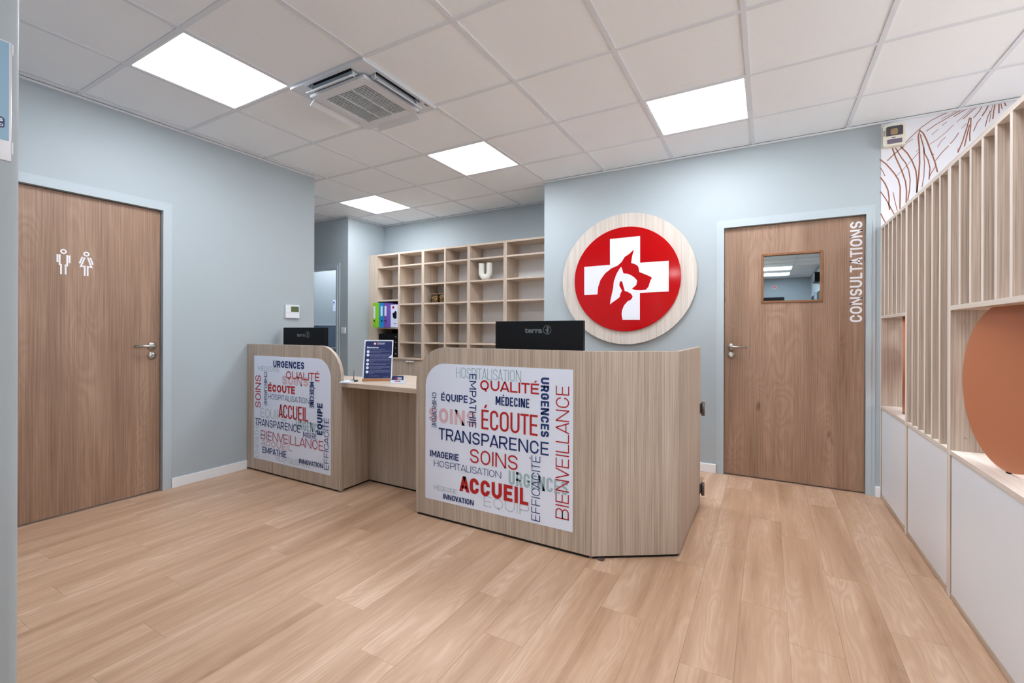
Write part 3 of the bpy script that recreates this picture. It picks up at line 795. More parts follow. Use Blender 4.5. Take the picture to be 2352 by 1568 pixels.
# windows added out of view to brighten the ceiling: glazed entrance, waiting room
pane = bpy.data.materials.new('window_glass'); pane.use_nodes = True
_nt = pane.node_tree; _nt.nodes.remove(_nt.nodes['Principled BSDF'])
_t = _nt.nodes.new('ShaderNodeBsdfTransparent'); _t.inputs[0].default_value = (0.94, 0.96, 0.95, 1)
_g = _nt.nodes.new('ShaderNodeBsdfGlossy'); _g.inputs['Roughness'].default_value = 0.02
_f = _nt.nodes.new('ShaderNodeFresnel'); _f.inputs[0].default_value = 1.45
_m = _nt.nodes.new('ShaderNodeMixShader')
_nt.links.new(_f.outputs[0], _m.inputs[0]); _nt.links.new(_t.outputs[0], _m.inputs[1]); _nt.links.new(_g.outputs[0], _m.inputs[2])
_nt.links.new(_m.outputs[0], _nt.nodes['Material Output'].inputs[0])
def window(n, axis, pos, u0, u1, z0, z1, mull, label):
    w = thing('window_%d' % n, label, 'window', (pos, (u0 + u1) / 2, z0) if axis == 'x' else ((u0 + u1) / 2, pos, z0), kind='structure')
    m = MB(); f = 0.045
    def b(a, c, d, e):
        if axis == 'x': m.box(pos - 0.03, pos + 0.03, a, c, d, e)
        else: m.box(a, c, pos - 0.03, pos + 0.03, d, e)
    b(u0, u0 + f, z0, z1); b(u1 - f, u1, z0, z1); b(u0 + f, u1 - f, z0, z0 + f); b(u0 + f, u1 - f, z1 - f, z1)
    for q in mull: b(q - f / 2, q + f / 2, z0 + f, z1 - f)
    m.build('window_frame', slate, w)
    m = MB()
    if axis == 'x': m.box(pos - 0.004, pos + 0.004, u0 + f, u1 - f, z0 + f, z1 - f)
    else: m.box(u0 + f, u1 - f, pos - 0.004, pos + 0.004, z0 + f, z1 - f)
    m.build('window_pane', pane, w)
window(1, 'y', -6.25, -2.105, -0.305, 0.08, 2.48, (), 'unseen glazed entrance added in the far end wall for daylight')
window(2, 'x', 3.45, 0.9, 3.7, 0.9, 2.3, (1.83, 2.77), 'unseen waiting room window added beyond the slatted partition for daylight')

# ------------------------------------------------------------------ ceiling lights and air conditioner
LIGHT_LABEL = {(0, 0): 'square light panel in the ceiling over the toilet door', (1, 3): 'square light panel in the ceiling above the right counter front',
               (-2, 4): 'small-looking square light panel deep in the back office ceiling', (4, 3): 'square light panel in the ceiling near the consultation door',
               (5, 0): 'square light panel added out of view above the entrance floor', (5, -9): 'square light panel at the far entrance end, first of two in line',
               (5, -11): 'square light panel nearest the entrance end wall', (1, -9): 'square light panel left of the entrance passage', (2, -5): 'square light panel in the middle of the entrance hall',
               (5, -4): 'square light panel in the entrance hall ceiling nearest the counters', (8, 2): 'square light panel added over the unseen waiting area, towards the mural', (8, 0): 'square light panel added over the unseen waiting area, away from the mural'}
def light(x0, y0, label):
    t = thing('ceiling_light', 'white ' + label, 'ceiling light', (x0 + GS / 2, y0 + GS / 2, CZ), 'square ceiling light panels')
    a, b, c, d = x0 + TG, x0 + GS - TG, y0 + TG, y0 + GS - TG
    f = 0.010
    m = MB(); z0, z1 = CZ + 0.001, CZ + 0.02
    m.box(a, a + f, c, d, z0, z1); m.box(b - f, b, c, d, z0, z1); m.box(a + f, b - f, c, c + f, z0, z1); m.box(a + f, b - f, d - f, d, z0, z1)
    m.build('light_frame', white, t)
    m = MB(); m.box(a + f, b - f, c + f, d - f, CZ + 0.006, CZ + 0.012)
    m.build('diffuser', led, t)
for (i, j) in LIGHTS: light(GX + i * GS, GY + j * GS, LIGHT_LABEL[(i, j)])
light(-5.95, 4.75, 'square light panel in the side room ceiling')
sl = [o for o in COL.objects if o.get('label', '').endswith('side room ceiling')][0]
m = MB(); m.box(-6.2, -4.78, 4.105, 6.1, CZ + 0.021, CZ + 0.05); struct(m.build('ceiling_side', ceil_mat)); o = bpy.data.objects['ceiling_side']; o['label'] = 'white ceiling of the side room'; o['category'] = 'ceiling'

ac = thing('air_conditioner', 'white square ceiling air conditioner with four open flaps and grey intake grille', 'air conditioner', (-2.205, 2.02, CZ))
a0, a1, b0, b1 = -2.525, -1.885, 1.715, 2.335
c0, c1, d0, d1 = -2.376, -1.916, 1.741, 2.207          # hanging centre panel, as measured at its own level
cx, cy = -2.205, 2.025
hw = 0.232                                              # half width of the centre panel
# frame ring with slots
m = MB()
o_, i_ = 0.31, 0.235
s0, s1 = 0.245, 0.288                                   # slot from/to
L_ = 0.19                                               # slot half length
zt, zb = CZ + 0.004, CZ - 0.016
for sx in (1, 0):
    for sg in (-1, 1):
        def bx(u0, u1, v0, v1):
            if sx: m.box(cx + u0, cx + u1, cy + sg * v0, cy + sg * v1, zb, zt)
            else: m.box(cx + sg * v0, cx + sg * v1, cy + u0, cy + u1, zb, zt)
        if sx:
            bx(-o_, o_, s1, o_); bx(-o_, -L_, 0.20, s1); bx(L_, o_, 0.20, s1); bx(-L_, L_, 0.20, s0)
        else:
            bx(-0.20, 0.20, s1, o_); bx(-0.20, -L_, 0.20, s1); bx(L_, 0.20, 0.20, s1); bx(-L_, L_, 0.20, s0)
m.build('outer_frame', ac_white, ac)
m = MB(); m.box(cx - 0.30, cx + 0.30, cy - 0.30, cy + 0.30, CZ + 0.005, CZ + 0.03); m.build('air_duct', black, ac)
m = MB(); fr = 0.172
zc0, zc1 = CZ - 0.048, CZ - 0.030
m.box(cx - hw, cx - fr, cy - hw, cy + hw, zc0, zc1, 0.003); m.box(cx + fr, cx + hw, cy - hw, cy + hw, zc0, zc1, 0.003)
m.box(cx - fr, cx + fr, cy - hw, cy - fr, zc0, zc1); m.box(cx - fr, cx + fr, cy + fr, cy + hw, zc0, zc1)
m.box(cx - 0.2, cx + 0.2, cy - 0.2, cy + 0.2, zc1, zb)
m.build('centre_panel', ac_white, ac)
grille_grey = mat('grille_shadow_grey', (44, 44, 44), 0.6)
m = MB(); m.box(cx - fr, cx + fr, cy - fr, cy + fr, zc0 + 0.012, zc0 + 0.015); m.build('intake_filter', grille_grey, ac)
m = MB()
n = 27
for k in range(n):
    y = cy - fr + (k + 0.5) * 2 * fr / n
    m.box(cx - fr, cx + fr, y - 0.0025, y + 0.0025, zc0 + 0.002, zc0 + 0.006)
for q in (-fr / 3, fr / 3): m.box(cx + q - 0.003, cx + q + 0.003, cy - fr, cy + fr, zc0 + 0.0005, zc0 + 0.010)
g = m.build('intake_grille', ac_white, ac); g['kind'] = 'stuff'
for ax, sg in (('x', -1), ('x', 1), ('y', -1), ('y', 1)):
    m = MB()
    u0, u1 = -0.185, 0.185
    inn, out = 0.236, 0.292
    P = (lambda u, v, z: (cx + sg * v, cy + u, z)) if ax == 'x' else (lambda u, v, z: (cx + u, cy + sg * v, z))
    za, zb2 = CZ - 0.026, CZ - 0.062
    m.hexa([P(u0, inn, za), P(u1, inn, za), P(u1, out, zb2), P(u0, out, zb2), P(u0, inn + 0.004, za + 0.007), P(u1, inn + 0.004, za + 0.007), P(u1, out + 0.003, zb2 + 0.005), P(u0, out + 0.003, zb2 + 0.005)])
    for u in (u0 + 0.01, u1 - 0.01):
        m.box(*sorted((P(u - 0.004, inn + 0.01, 0)[0], P(u + 0.004, inn + 0.028, 0)[0])), *sorted((P(u - 0.004, inn + 0.01, 0)[1], P(u + 0.004, inn + 0.028, 0)[1])), CZ - 0.04, CZ + 0.004)
    m.build('flap', ac_white, ac)
m = MB(); m.box(cx + 0.285, cx + 0.293, cy + 0.215, cy + 0.25, zb - 0.0008, zb); m.build('indicator', grille_grey, ac)

# ------------------------------------------------------------------ reception counter, left module
def front_with_print(t, pts, y0, y1, ppts, words, yp):
    m = MB(); m.prism(pts, 'xz', y0, y1, bev=0.0012)
    fp = m.build('front_panel', lam, t)
    m = MB(); m.prism(ppts, 'xz', y0 - 0.0012, y0)
    pr = m.build('printed_sheet', print_white, t); pr['label'] = 'white printed sheet covered with coloured French words'
    for k, (s, x0, x1, z0, z1, wt, c, rot) in enumerate(words):
        w = sign_word('word', s, wt, ink[c], pr, on_front(x0, x1, z0, z1, y0 - 0.0015 - 0.00012 * k, rot), *((x1 - x0, z1 - z0) if rot == 0 else (z1 - z0, x1 - x0)))
        w['label'] = 'printed word %s' % s.lower()
    return fp

cl = thing('reception_counter', 'left grey-oak counter module against the wall with rounded top right corner and printed words', 'counter', (-3.2, 2.3, 0), 'reception counter modules')
front_with_print(cl, rrect(XL + 0.006, -2.635, 0.014, 1.042, 0.225, ('tr',), 16), 2.197, 2.222,
                 rrect(-3.680, -2.742, 0.106, 0.9475, 0.15, ('tr',), 14), WORDS_LEFT, 2.197)
m = MB(); m.box(-2.672, -2.650, 2.2275, 2.80, 0.014, 0.752, 0.001); m.build('side_panel', lam, cl)
m = MB(); m.box(XL + 0.01, -2.70, 2.223, 2.80, 0.725, 0.750, 0.001); m.build('desk_board', lam_x, cl)
m = MB(); m.box(XL + 0.02, -2.69, 2.215, 2.26, 0.0, 0.0139); m.box(-2.69, -2.662, 2.24, 2.78, 0, 0.0139); m.build('plinth', dark_gap, cl)

# ---- middle writing desk
cm_ = thing('writing_desk', 'low pale desk between the two tall counter modules with recessed front', 'desk', (-2.3, 2.4, 0))
m = MB()
m.prism([(-2.649, 2.199), (-1.934, 2.199), (-1.934, 2.835), (-2.61, 2.835), (-2.64, 2.80), (-2.649, 2.74)], 'xy', 0.7535, 0.785, bev=0.001)
m.build('desk_top', lam_x, cm_)
m = MB(); m.box(-2.649, -1.934, 2.478, 2.498, 0.014, 0.753, 0.001); m.build('back_panel', lam, cm_)
m = MB(); m.box(-2.645, -1.94, 2.485, 2.495, 0.0, 0.0139); m.build('plinth', dark_gap, cm_)

# ---- right module
cr_ = thing('reception_counter', 'right grey-oak counter module with rounded top left corner, printed words and angled end', 'counter', (-1.1, 2.5, 0), 'reception counter modules')
zt_ = 1.052
front_with_print(cr_, rrect(-1.929, -0.7735, 0.014, zt_, 0.225, ('tl',), 16), 2.187, 2.212,
                 rrect(-1.852, -0.872, 0.115, 0.954, 0.145, ('tl',), 14), WORDS_RIGHT, 2.187)
A, B = (-0.7715, 2.1875), (-0.3905, 2.4345)
dx, dy = B[0] - A[0], B[1] - A[1]; ln = math.hypot(dx, dy); nx, ny = -dy / ln * 0.022, dx / ln * 0.022
m = MB(); m.prism([A, B, (B[0] - 0.022, B[1] + 0.012), (A[0] + nx, A[1] + ny)], 'xy', 0.014, zt_, bev=0.001)
m.build('angled_panel', lam, cr_)
m = MB(); m.box(-0.410, -0.3885, 2.4365, 3.25, 0.014, zt_, 0.001); m.build('end_panel', lam, cr_)
m = MB(); m.box(-1.929, -1.905, 2.2125, 2.80, 0.014, 0.76, 0.001); m.build('side_panel', lam, cr_)
m = MB(); m.prism([(-1.904, 2.2125), (-0.79, 2.2125), (-0.43, 2.45), (-0.411, 2.95), (-1.904, 2.95)], 'xy', 0.725, 0.750, bev=0.001); m.build('desk_board', lam_x, cr_)
m = MB(); m.box(-1.92, -0.79, 2.195, 2.21, 0, 0.0139); m.prism([(-0.768, 2.200), (-0.402, 2.437), (-0.41, 2.45), (-0.776, 2.213)], 'xy', 0, 0.0139); m.box(-0.405, -0.395, 2.45, 3.24, 0, 0.0139); m.build('plinth', dark_gap, cr_)
for z0, z1 in ((0.594, 0.684), (0.062, 0.148)):
    m = MB(); m.cyl((-0.372, 3.253, z0), (-0.372, 3.253, z1), 0.0105, seg=20); m.box(-0.3885, -0.372, 3.250, 3.256, z0 + 0.012, z1 - 0.010); m.box(-0.3885, -0.3865, 3.22, 3.25, z0 + 0.012, z1 - 0.01)
    m.build('hinge', hinge_m, cr_)['label'] = 'dark metal gate hinge'
m = MB(); m.box(-0.742, -0.712, 2.195, 2.222, 0.0, 0.010, 0.002); m.build('levelling_foot', hinge_m, cr_)

# ------------------------------------------------------------------ round logo sign
ls = thing('logo_sign', 'round pale wood sign with red disc and white cross of dog, cat and rabbit', 'sign', (-1.103, YB, 1.624))
m = MB(); m.prism(ell(-1.103, 1.6235, 0.6005, 0.583, 96), 'xz', 4.0, 4.024, True, bev=0.001); m.build('wood_disc', ash, ls)
m = MB(); m.cyl((-1.103, 4.024, 1.62), (-1.103, YB, 1.62), 0.40, seg=48); m.build('wall_spacer', dark_gap, ls)
m = MB(); m.prism(ell(-1.1035, 1.6195, 0.474, 0.4635, 96), 'xz', 3.9845, 4.0, True, bev=0.002); rd = m.build('red_disc', red_gloss, ls)
m = MB(); m.prism(LOGO, 'xz', 3.9838, 3.9845); m.build('cross_emblem', logo_white, rd)['label'] = 'white cross with dog, cat and rabbit profiles cut out'

# ------------------------------------------------------------------ pigeonhole shelving
YS0, YS1 = 4.355, 4.636
sh = thing('pigeonhole_shelf', 'pale oak pigeonhole shelving of six columns along the office wall', 'shelving', (-3.3, YS0, 0.81))
ups = [(-4.537, -4.519), (-4.152, -4.126), (-3.763, -3.741), (-3.741, -3.719), (-3.409, -3.384), (-3.069, -3.048), (-3.048, -3.027), (-2.574, -2.552), (-2.552, -2.530), (-2.070, -2.050)]
for a, b in ups:
    m = MB(); m.box(a + 0.0004, b - 0.0004, YS0, YS1 - 0.006, 0.812, 2.168, 0.0006); m.build('upright', lam_pale, sh)
cells = [(-4.519, -4.152), (-4.126, -3.763), (-3.719, -3.409), (-3.384, -3.069), (-3.027, -2.574), (-2.530, -2.070)]
std = [0.996, 1.240, 1.486, 1.728, 1.983, 2.146]
for k, (a, b) in enumerate(cells):
    zz = [1.180, 1.543, 1.728, 1.983, 2.146] if k == 0 else std
    for z in zz:
        m = MB(); m.box(a, b, YS0 + 0.001, YS1 - 0.006, z, z + 0.0185 + (0.003 if z > 2.1 else 0)); m.build('shelf_board', lam_pale_x, sh)
back_grey = mat('grey_back_board', (236, 238, 242), 0.55)
m = MB(); m.box(-4.15, -2.05, YS1 - 0.0055, YS1, 0.812, 2.16); m.box(-4.537, -4.15, YS1 - 0.0055, YS1, 1.55, 2.16); m.build('back_board', back_grey, sh)
m = MB(); m.box(-4.537, -4.151, YS1 - 0.0055, YS1, 0.812, 1.549); bb = m.build('back_board', black, sh); bb['label'] = 'black back board behind the binders'
m = MB(); m.box(-4.678, -4.538, YS0, YS0 + 0.02, 0.0, 2.168, 0.0006); m.build('filler_panel', lam_pale, sh)
wt = thing('worktop', 'pale oak worktop running under the pigeonhole shelving', 'worktop', (-3.3, YS0, 0.79))
m = MB(); m.box(-4.537, -2.05, YS0 - 0.012, YS1, 0.788, 0.811, 0.001); m.build('worktop_board', lam_x, wt)
for k, (a, b) in enumerate(((-4.537, -4.143), (-4.143, -3.720), (-3.720, -3.30), (-3.30, -2.88), (-2.88, -2.46), (-2.46, -2.05))):
    t = thing('base_cabinet', ['grey-oak base cabinet under the binders, left end of the row', 'grey-oak base cabinet with a slim metal handle beside the welcome sign', 'grey-oak base cabinet third from the left end under the worktop',
              'grey-oak base cabinet fourth from the left end under the worktop', 'grey-oak base cabinet fifth from the left end under the worktop', 'grey-oak base cabinet at the right end under the worktop'][k], 'cabinet', ((a + b) / 2, YS0, 0), 'base cabinets under the shelving')
    m = MB(); m.box(a + 0.001, b - 0.001, YS0 + 0.02, YS1, 0.08, 0.787); m.build('carcass', lam, t)
    m = MB(); m.box(a + 0.002, b - 0.002, YS0, YS0 + 0.019, 0.082, 0.784, 0.001); d = m.build('door', lam, t)
    c = (a + b) / 2
    m = MB(); m.box(c - 0.066, c + 0.066, YS0 - 0.022, YS0 - 0.0003, 0.772, 0.775); m.box(c - 0.066, c + 0.066, YS0 - 0.022, YS0 - 0.019, 0.760, 0.772); m.build('handle', white, d)
    m = MB(); m.box(a + 0.01, b - 0.01, YS0 + 0.06, YS1, 0.0, 0.0795); m.build('plinth', dark_gap, t)

# binders
def binder(x, y, rot, rgb, w, h, label, face=None):
    t = thing('ring_binder', label, 'binder', (x, y, 1.199), 'binders on the office shelf')
    mm_ = mat('binder_cover_%d' % rgb[2], rgb, 0.4)
    D = 0.285
    m = MB(); m.box(0, w, 0, 0.003, 0, h); m.box(0, 0.003, 0.003, D, 0, h); m.box(w - 0.003, w, 0.003, D, 0, h)
    m.build('cover', mm_, t, True)
    m = MB(); m.box(0.008, w - 0.008, 0.02, D - 0.01, 0.01, h - 0.012); m.build('paper_block', print_white, t, True)
    m = MB(); m.cyl((w / 2, -0.0012, 0.085), (w / 2, 0.0, 0.085), 0.0115, seg=20); m.build('finger_hole', black, t, True)
    m = MB(); m.box(w / 2 - 0.017, w / 2 + 0.017, -0.0008, 0, 0.115 if rgb[1] > 190 else 0.15, h - 0.04); m.build('spine_label', print_white, t, True)
    for zz in (0.115, 0.195):
        m = MB(); m.box(w, w + 0.0015, 0.05, 0.075, zz - 0.006, zz + 0.006); m.build('ring_rivet', black, t, True)
    t.rotation_euler.z = math.radians(rot)
    return t
binder(-4.481, 4.240, 0, (140, 200, 10), 0.052, 0.318, 'lime green ring binder at the left of the shelf row')
binder(-4.427, 4.293, 0, (20, 140, 214), 0.096, 0.318, 'bright blue ring binder between green and purple ones')
binder(-4.329, 4.280, 0, (106, 78, 170), 0.062, 0.318, 'purple ring binder right of the blue one')
b4 = thing('box_file', 'white printed box file with black picture right of the purple binder', 'box file', (-4.21, 4.335, 1.199))
m = MB(); m.box(-4.263, -4.156, 4.335, 4.61, 1.1995, 1.495, 0.001); m.build('file_box', print_white, b4)
fy = 4.335
m = MB(); m.prism([(-4.222, 1.335), (-4.20, 1.31), (-4.158, 1.315), (-4.158, 1.40), (-4.18, 1.415), (-4.20, 1.392), (-4.228, 1.385)], 'xz', fy - 0.0008, fy); m.build('cover_picture', black, b4)
m = MB(); m.prism(ell(-4.216, 1.459, 0.019, 0.019, 24), 'xz', fy - 0.0008, fy); m.build('cover_emblem', ink['red'], b4)
m = MB(); m.box(-4.205, -4.16, fy - 0.0008, fy, 1.243, 1.254); m.build('cover_caption', ink['grey'], b4)

db = thing('drawer_box', 'black desktop drawer box with pale pulls under the binders', 'drawer box', (-4.33, YS0, 0.812))
m = MB(); m.box(-4.512, -4.160, 4.375, 4.625, 0.8125, 1.118, 0.003); m.build('box_body', black, db)
m = MB(); m.box(-4.44, -4.31, 4.371, 4.375, 1.072, 1.084); m.build('label_plate', white, db)
for k in range(4):
    z = 0.858 + k * 0.0735
    m = MB(); m.box(-4.508, -4.164, 4.368, 4.3745, z - 0.033, z + 0.034, 0.002); dd = m.build('drawer', slate, db)
    m = MB(); m.cyl((-4.20, 4.362, z), (-4.20, 4.368, z), 0.009, seg=16); m.build('knob', alu, dd)

# U-shaped vase and two biscuit jars
vz = thing('vase', 'cream U-shaped ceramic vase in the fifth shelf column', 'vase', (-2.86, 4.43, 1.7465))
cream = mat('cream_ceramic', (228, 229, 220), 0.3)
R_ = 0.0545; pth = [(-2.86 - R_, 4.43, 1.946)]
for k in range(5): pth.append((-2.86 - R_, 4.43, 1.93 - k * 0.02))
for k in range(1, 20):
    a = math.pi + math.pi * k / 20; pth.append((-2.86 + R_ * math.cos(a), 4.43, 1.838 + 0.056 * math.sin(a)))
for k in range(5): pth.append((-2.86 + R_, 4.43, 1.85 + k * 0.02))
pth.append((-2.86 + R_, 4.43, 1.946))
m = MB(); m.tube(pth, 0.0353, 24); m.build('vase_body', cream, vz)
m = MB()
for sx in (-1, 1): m.cyl((-2.86 + sx * R_, 4.43, 1.9455), (-2.86 + sx * R_, 4.43, 1.9468), 0.022, seg=24)
m.build('vase_opening', dark_gap, vz)
glass_j = pane
biscuit = mat('biscuit_brown', (232, 186, 116), 0.7, noise=0.3, nscale=90)
biscuit_d = mat('biscuit_dark', (176, 112, 58), 0.7)
for k, (x, lb) in enumerate(((-3.60, 'small glass jar of pet biscuits with wooden lid, left of two'), (-3.475, 'small glass jar of pet biscuits with wooden lid, right of two'))):
    y = 4.425
    t = thing('biscuit_jar', lb, 'jar', (x, y, 1.505), 'biscuit jars on the shelf')
    m = MB(); m.lathe([(0.001, 0), (0.047, 0.0), (0.049, 0.004), (0.049, 0.098), (0.047, 0.100)], (x, y, 1.505), 'Z', 32); m.build('jar_glass', glass_j, t)
    m = MB(); m.lathe([(0.046, 0.1002), (0.050, 0.101), (0.050, 0.110), (0.048, 0.113)], (x, y, 1.505), 'Z', 32); m.build('lid', brass_wood, t)
    for dk, mt in ((0, biscuit), (1, biscuit_d)):
        m = MB(); rr = random.Random(5 + k + dk)
        for q in range(46 if dk == 0 else 16):
            a, r = rr.uniform(0, 6.28), 0.036 * math.sqrt(rr.uniform(0, 1)); zz = rr.uniform(0.012, 0.078)
            px, py, pz = x + r * math.cos(a), y + r * math.sin(a), 1.505 + zz
            d = Vector((rr.uniform(-1, 1), rr.uniform(-1, 1), rr.uniform(-1, 1))).normalized() * 0.009
            m.cyl((px - d.x, py - d.y, pz - d.z), (px + d.x, py + d.y, pz + d.z), 0.0065, 0.0055, 8)
        f = m.build('biscuits', mt, t); f['kind'] = 'stuff'

# ------------------------------------------------------------------ monitors
horse = [(0.45, 0.02), (0.62, 0.10), (0.60, 0.28), (0.70, 0.42), (0.62, 0.60), (0.70, 0.78), (0.56, 0.95), (0.44, 0.90), (0.40, 0.76), (0.46, 0.64), (0.34, 0.56), (0.14, 0.52), (0.12, 0.44), (0.36, 0.42), (0.44, 0.34), (0.28, 0.18), (0.34, 0.12), (0.50, 0.24)]
logo_grey = mat('monitor_logo_grey', (96, 106, 112), 0.5)
def monitor(x0, x1, y, ztop, lx0, lx1, lz0, lz1, ccx, ccz, cr, label, zd):
    t = thing('monitor', label, 'monitor', ((x0 + x1) / 2, y + 0.1, zd), 'monitors on the reception counter')
    zb_ = ztop - 0.335
    m = MB(); m.box(x0, x1, y, y + 0.032, zb_, ztop, 0.003, 2); bk = m.build('monitor_back', slate, t)
    m = MB(); m.box(x0 + 0.012, x1 - 0.012, y + 0.032, y + 0.0335, zb_ + 0.02, ztop - 0.012); m.build('screen', black, t)
    c = (x0 + x1) / 2
    m = MB(); m.box(c - 0.035, c + 0.035, y + 0.0335, y + 0.06, zd + 0.012, zb_ + 0.12, 0.003); m.build('stand_neck', black, t)
    m = MB(); m.box(c - 0.12, c + 0.12, y - 0.02, y + 0.17, zd + 0.0005, zd + 0.0118, 0.003); m.build('stand_foot', black, t)
    lettering('logo_lettering', 'terra', 3, logo_grey, bk, on_front(lx0, lx1, lz0, lz1, y - 0.0004))
    m = MB(); m.ribbon([(ccx + cr * math.cos(a * math.pi / 20), y - 0.0005, ccz + cr * math.sin(a * math.pi / 20)) for a in range(40)], cr * 0.14, (0, -1, 0), True)
    m.prism([(ccx + (p - 0.45) * 2 * cr * 0.86, ccz + (q - 0.49) * 2 * cr * 0.9) for p, q in horse], 'xz', y - 0.0007, y - 0.0003)
    m.build('logo_emblem', logo_grey, bk)
monitor(-1.463, -0.891, 2.38, 1.2135, -1.258, -1.143, 1.1425, 1.176, -1.111, 1.1605, 0.0245, 'dark monitor seen from behind above the right counter module', 0.750)
monitor(-3.722, -3.168, 2.48, 1.1790, -3.532, -3.424, 1.101, 1.133, -3.389, 1.119, 0.025, 'dark monitor seen from behind above the left counter module', 0.750)

# ------------------------------------------------------------------ things on the writing desk
ws = thing('welcome_sign', 'navy welcome notice in a clear stand with wooden foot on the desk', 'sign', (-2.4805, 2.385, 0.785))
ZR = math.radians(34.4)
m = MB(); m.box(-0.104, 0.104, 0.0, 0.038, 0.0005, 0.0185, 0.0015); m.build('wooden_foot', beech, ws, True)
lean = math.tan(math.radians(13))
def SP(x, z, o=0.0): return (x, 0.017 + (z - 0.0185) * lean - o, z)
def slab(mb, x0, x1, z0, z1, o0, o1):
    mb.hexa([SP(x0, z0, o1), SP(x1, z0, o1), SP(x1, z0, o0), SP(x0, z0, o0), SP(x0, z1, o1), SP(x1, z1, o1), SP(x1, z1, o0), SP(x0, z1, o0)])
m = MB(); slab(m, -0.106, 0.106, 0.0186, 0.300, 0.0, 0.003); m.build('clear_sheet', mat('acrylic_edge', (214, 224, 234), 0.1), ws, True)
navy_p = mat('navy_print', (32, 46, 96), 0.3)
pts = rrect(-0.097, 0.097, 0.0195, 0.290, 0.008, ('tl', 'tr'), 6)
m = MB(); m.flat([SP(x, z, 0.0034) for x, z in pts]); nv = m.build('notice_print', navy_p, ws, True)
def barz(mb, x0, x1, zc, h=0.0022): mb.flat([SP(x0, zc - h / 2, 0.0038), SP(x1, zc - h / 2, 0.0038), SP(x1, zc + h / 2, 0.0038), SP(x0, zc + h / 2, 0.0038)])
txt_pale = mat('notice_text_pale', (150, 158, 196), 0.5)
m = MB(); rr = random.Random(3)
rows = [(0.228, -0.085, 0.05), (0.2165, -0.058, 0.09), (0.208, -0.058, 0.02)]
for z in (0.194, 0.187, 0.180, 0.173): rows.append((z, -0.058, 0.09 - (0.02 if z == 0.173 else 0)))
for z in (0.160, 0.153, 0.146, 0.138): rows.append((z, -0.058, 0.09 if z > 0.14 else -0.035))
for z in (0.127, 0.120): rows.append((z, -0.058, 0.09 if z > 0.125 else 0.06))
for z in (0.105, 0.098, 0.091): rows.append((z, -0.058, 0.09 if z > 0.095 else 0.03))
for z in (0.078, 0.071, 0.064, 0.056): rows.append((z, -0.058, 0.09 if z > 0.06 else -0.03))
rows += [(0.037, -0.058, 0.015), (0.028, 0.045, 0.088)]
for z, a, b in rows:
    x = a
    while x < b:
        w = rr.uniform(0.005, 0.016); barz(m, x, min(x + w, b), z, 0.0019); x += w + 0.0025
nt_ = m.build('small_print', txt_pale, nv, True); nt_['kind'] = 'stuff'
m = MB()
for z in (0.213, 0.188, 0.151, 0.1225, 0.096, 0.066): m.flat([SP(-0.0745 + 0.0105 * math.cos(a * math.pi / 12), z + 0.0105 * math.sin(a * math.pi / 12), 0.0039) for a in range(24)])
m.build('bullet_symbols', print_white, nv, True)
m = MB(); m.flat([SP(-0.028 + 0.0115 * math.cos(a * math.pi / 12), 0.272 + 0.0115 * math.sin(a * math.pi / 12), 0.0039) for a in range(24)]); m.build('notice_emblem', ink['red'], nv, True)
m = MB()
for a, b in (((-0.031, -0.025), (0.264, 0.280)), ((-0.036, -0.020), (0.269, 0.275))): m.flat([SP(a[0], b[0], 0.0042), SP(a[1], b[0], 0.0042), SP(a[1], b[1], 0.0042), SP(a[0], b[1], 0.0042)])
m.build('emblem_cross', print_white, nv, True)
def lett_local(name, s, wt, mtl, parent, x0, x1, z0, z1):
    vs, fs, xa, xb, ya, yb = glyphs(s, wt)
    me = bpy.data.meshes.new(name); me.from_pydata([SP(x0 + (x - xa) / (xb - xa) * (x1 - x0), z0 + (y - ya) / (yb - ya) * (z1 - z0), 0.0042) for x, y in vs], [], fs)
    me.materials.append(mtl); o = bpy.data.objects.new(name, me); COL.objects.link(o); o.parent = parent
lett_local('heading', 'Bienvenue', 3, print_white, nv, -0.084, 0.0, 0.2385, 0.2505)
lett_local('clinic_name', 'VÉTÉRINAIRE', 2, print_white, nv, -0.013, 0.045, 0.2725, 0.2785)
m = MB(); barz(m, -0.013, 0.042, 0.2665, 0.004); m.build('clinic_subline', txt_pale, nv, True)
m = MB(); m.flat([SP(0.072, 0.168, 0.0045), SP(0.098, 0.166, 0.0045), SP(0.100, 0.190, 0.0045)]); m.build('white_triangle', print_white, nv, True)  # white triangle at the right edge of the notice
ws.rotation_euler.z = ZR

ch = thing('card_holder', 'small card holder with navy and white cards on the desk', 'card holder', (-2.252, 2.352, 0.785))
m = MB(); m.hexa([(-0.052, 0, 0.0005), (0.052, 0, 0.0005), (0.052, 0.05, 0.0005), (-0.052, 0.05, 0.0005), (-0.046, 0.02, 0.052), (0.046, 0.02, 0.052), (0.046, 0.024, 0.052), (-0.046, 0.024, 0.052)])
m.build('holder', mat('clear_holder', (216, 226, 232), 0.15), ch, True)
def CP(x, t, o=0.0008): return (x * (1 - 0.11 * t), 0.02 * t - o, 0.0005 + 0.0515 * t)
m = MB(); m.flat([CP(-0.047, 0.45), CP(0.047, 0.45), CP(0.047, 0.99), CP(-0.047, 0.99)]); cd = m.build('card', navy_p, ch, True)
m = MB(); m.flat([CP(-0.050, 0.02), CP(0.050, 0.02), CP(0.049, 0.44), CP(-0.049, 0.44)]); m.build('card_base', print_white, ch, True)
m = MB(); m.flat([CP(-0.02, 0.25, 0.0013), CP(0.025, 0.25, 0.0013), CP(0.025, 0.34, 0.0013), CP(-0.02, 0.34, 0.0013)]); m.build('card_stripe', ink['red'], ch, True)
m = MB(); m.flat([CP(-0.012 + 0.007 * math.cos(a * math.pi / 10), 0.66 + 0.13 * math.sin(a * math.pi / 10), 0.0013) for a in range(20)]); m.build('card_emblem', ink['red'], cd, True)
m = MB()
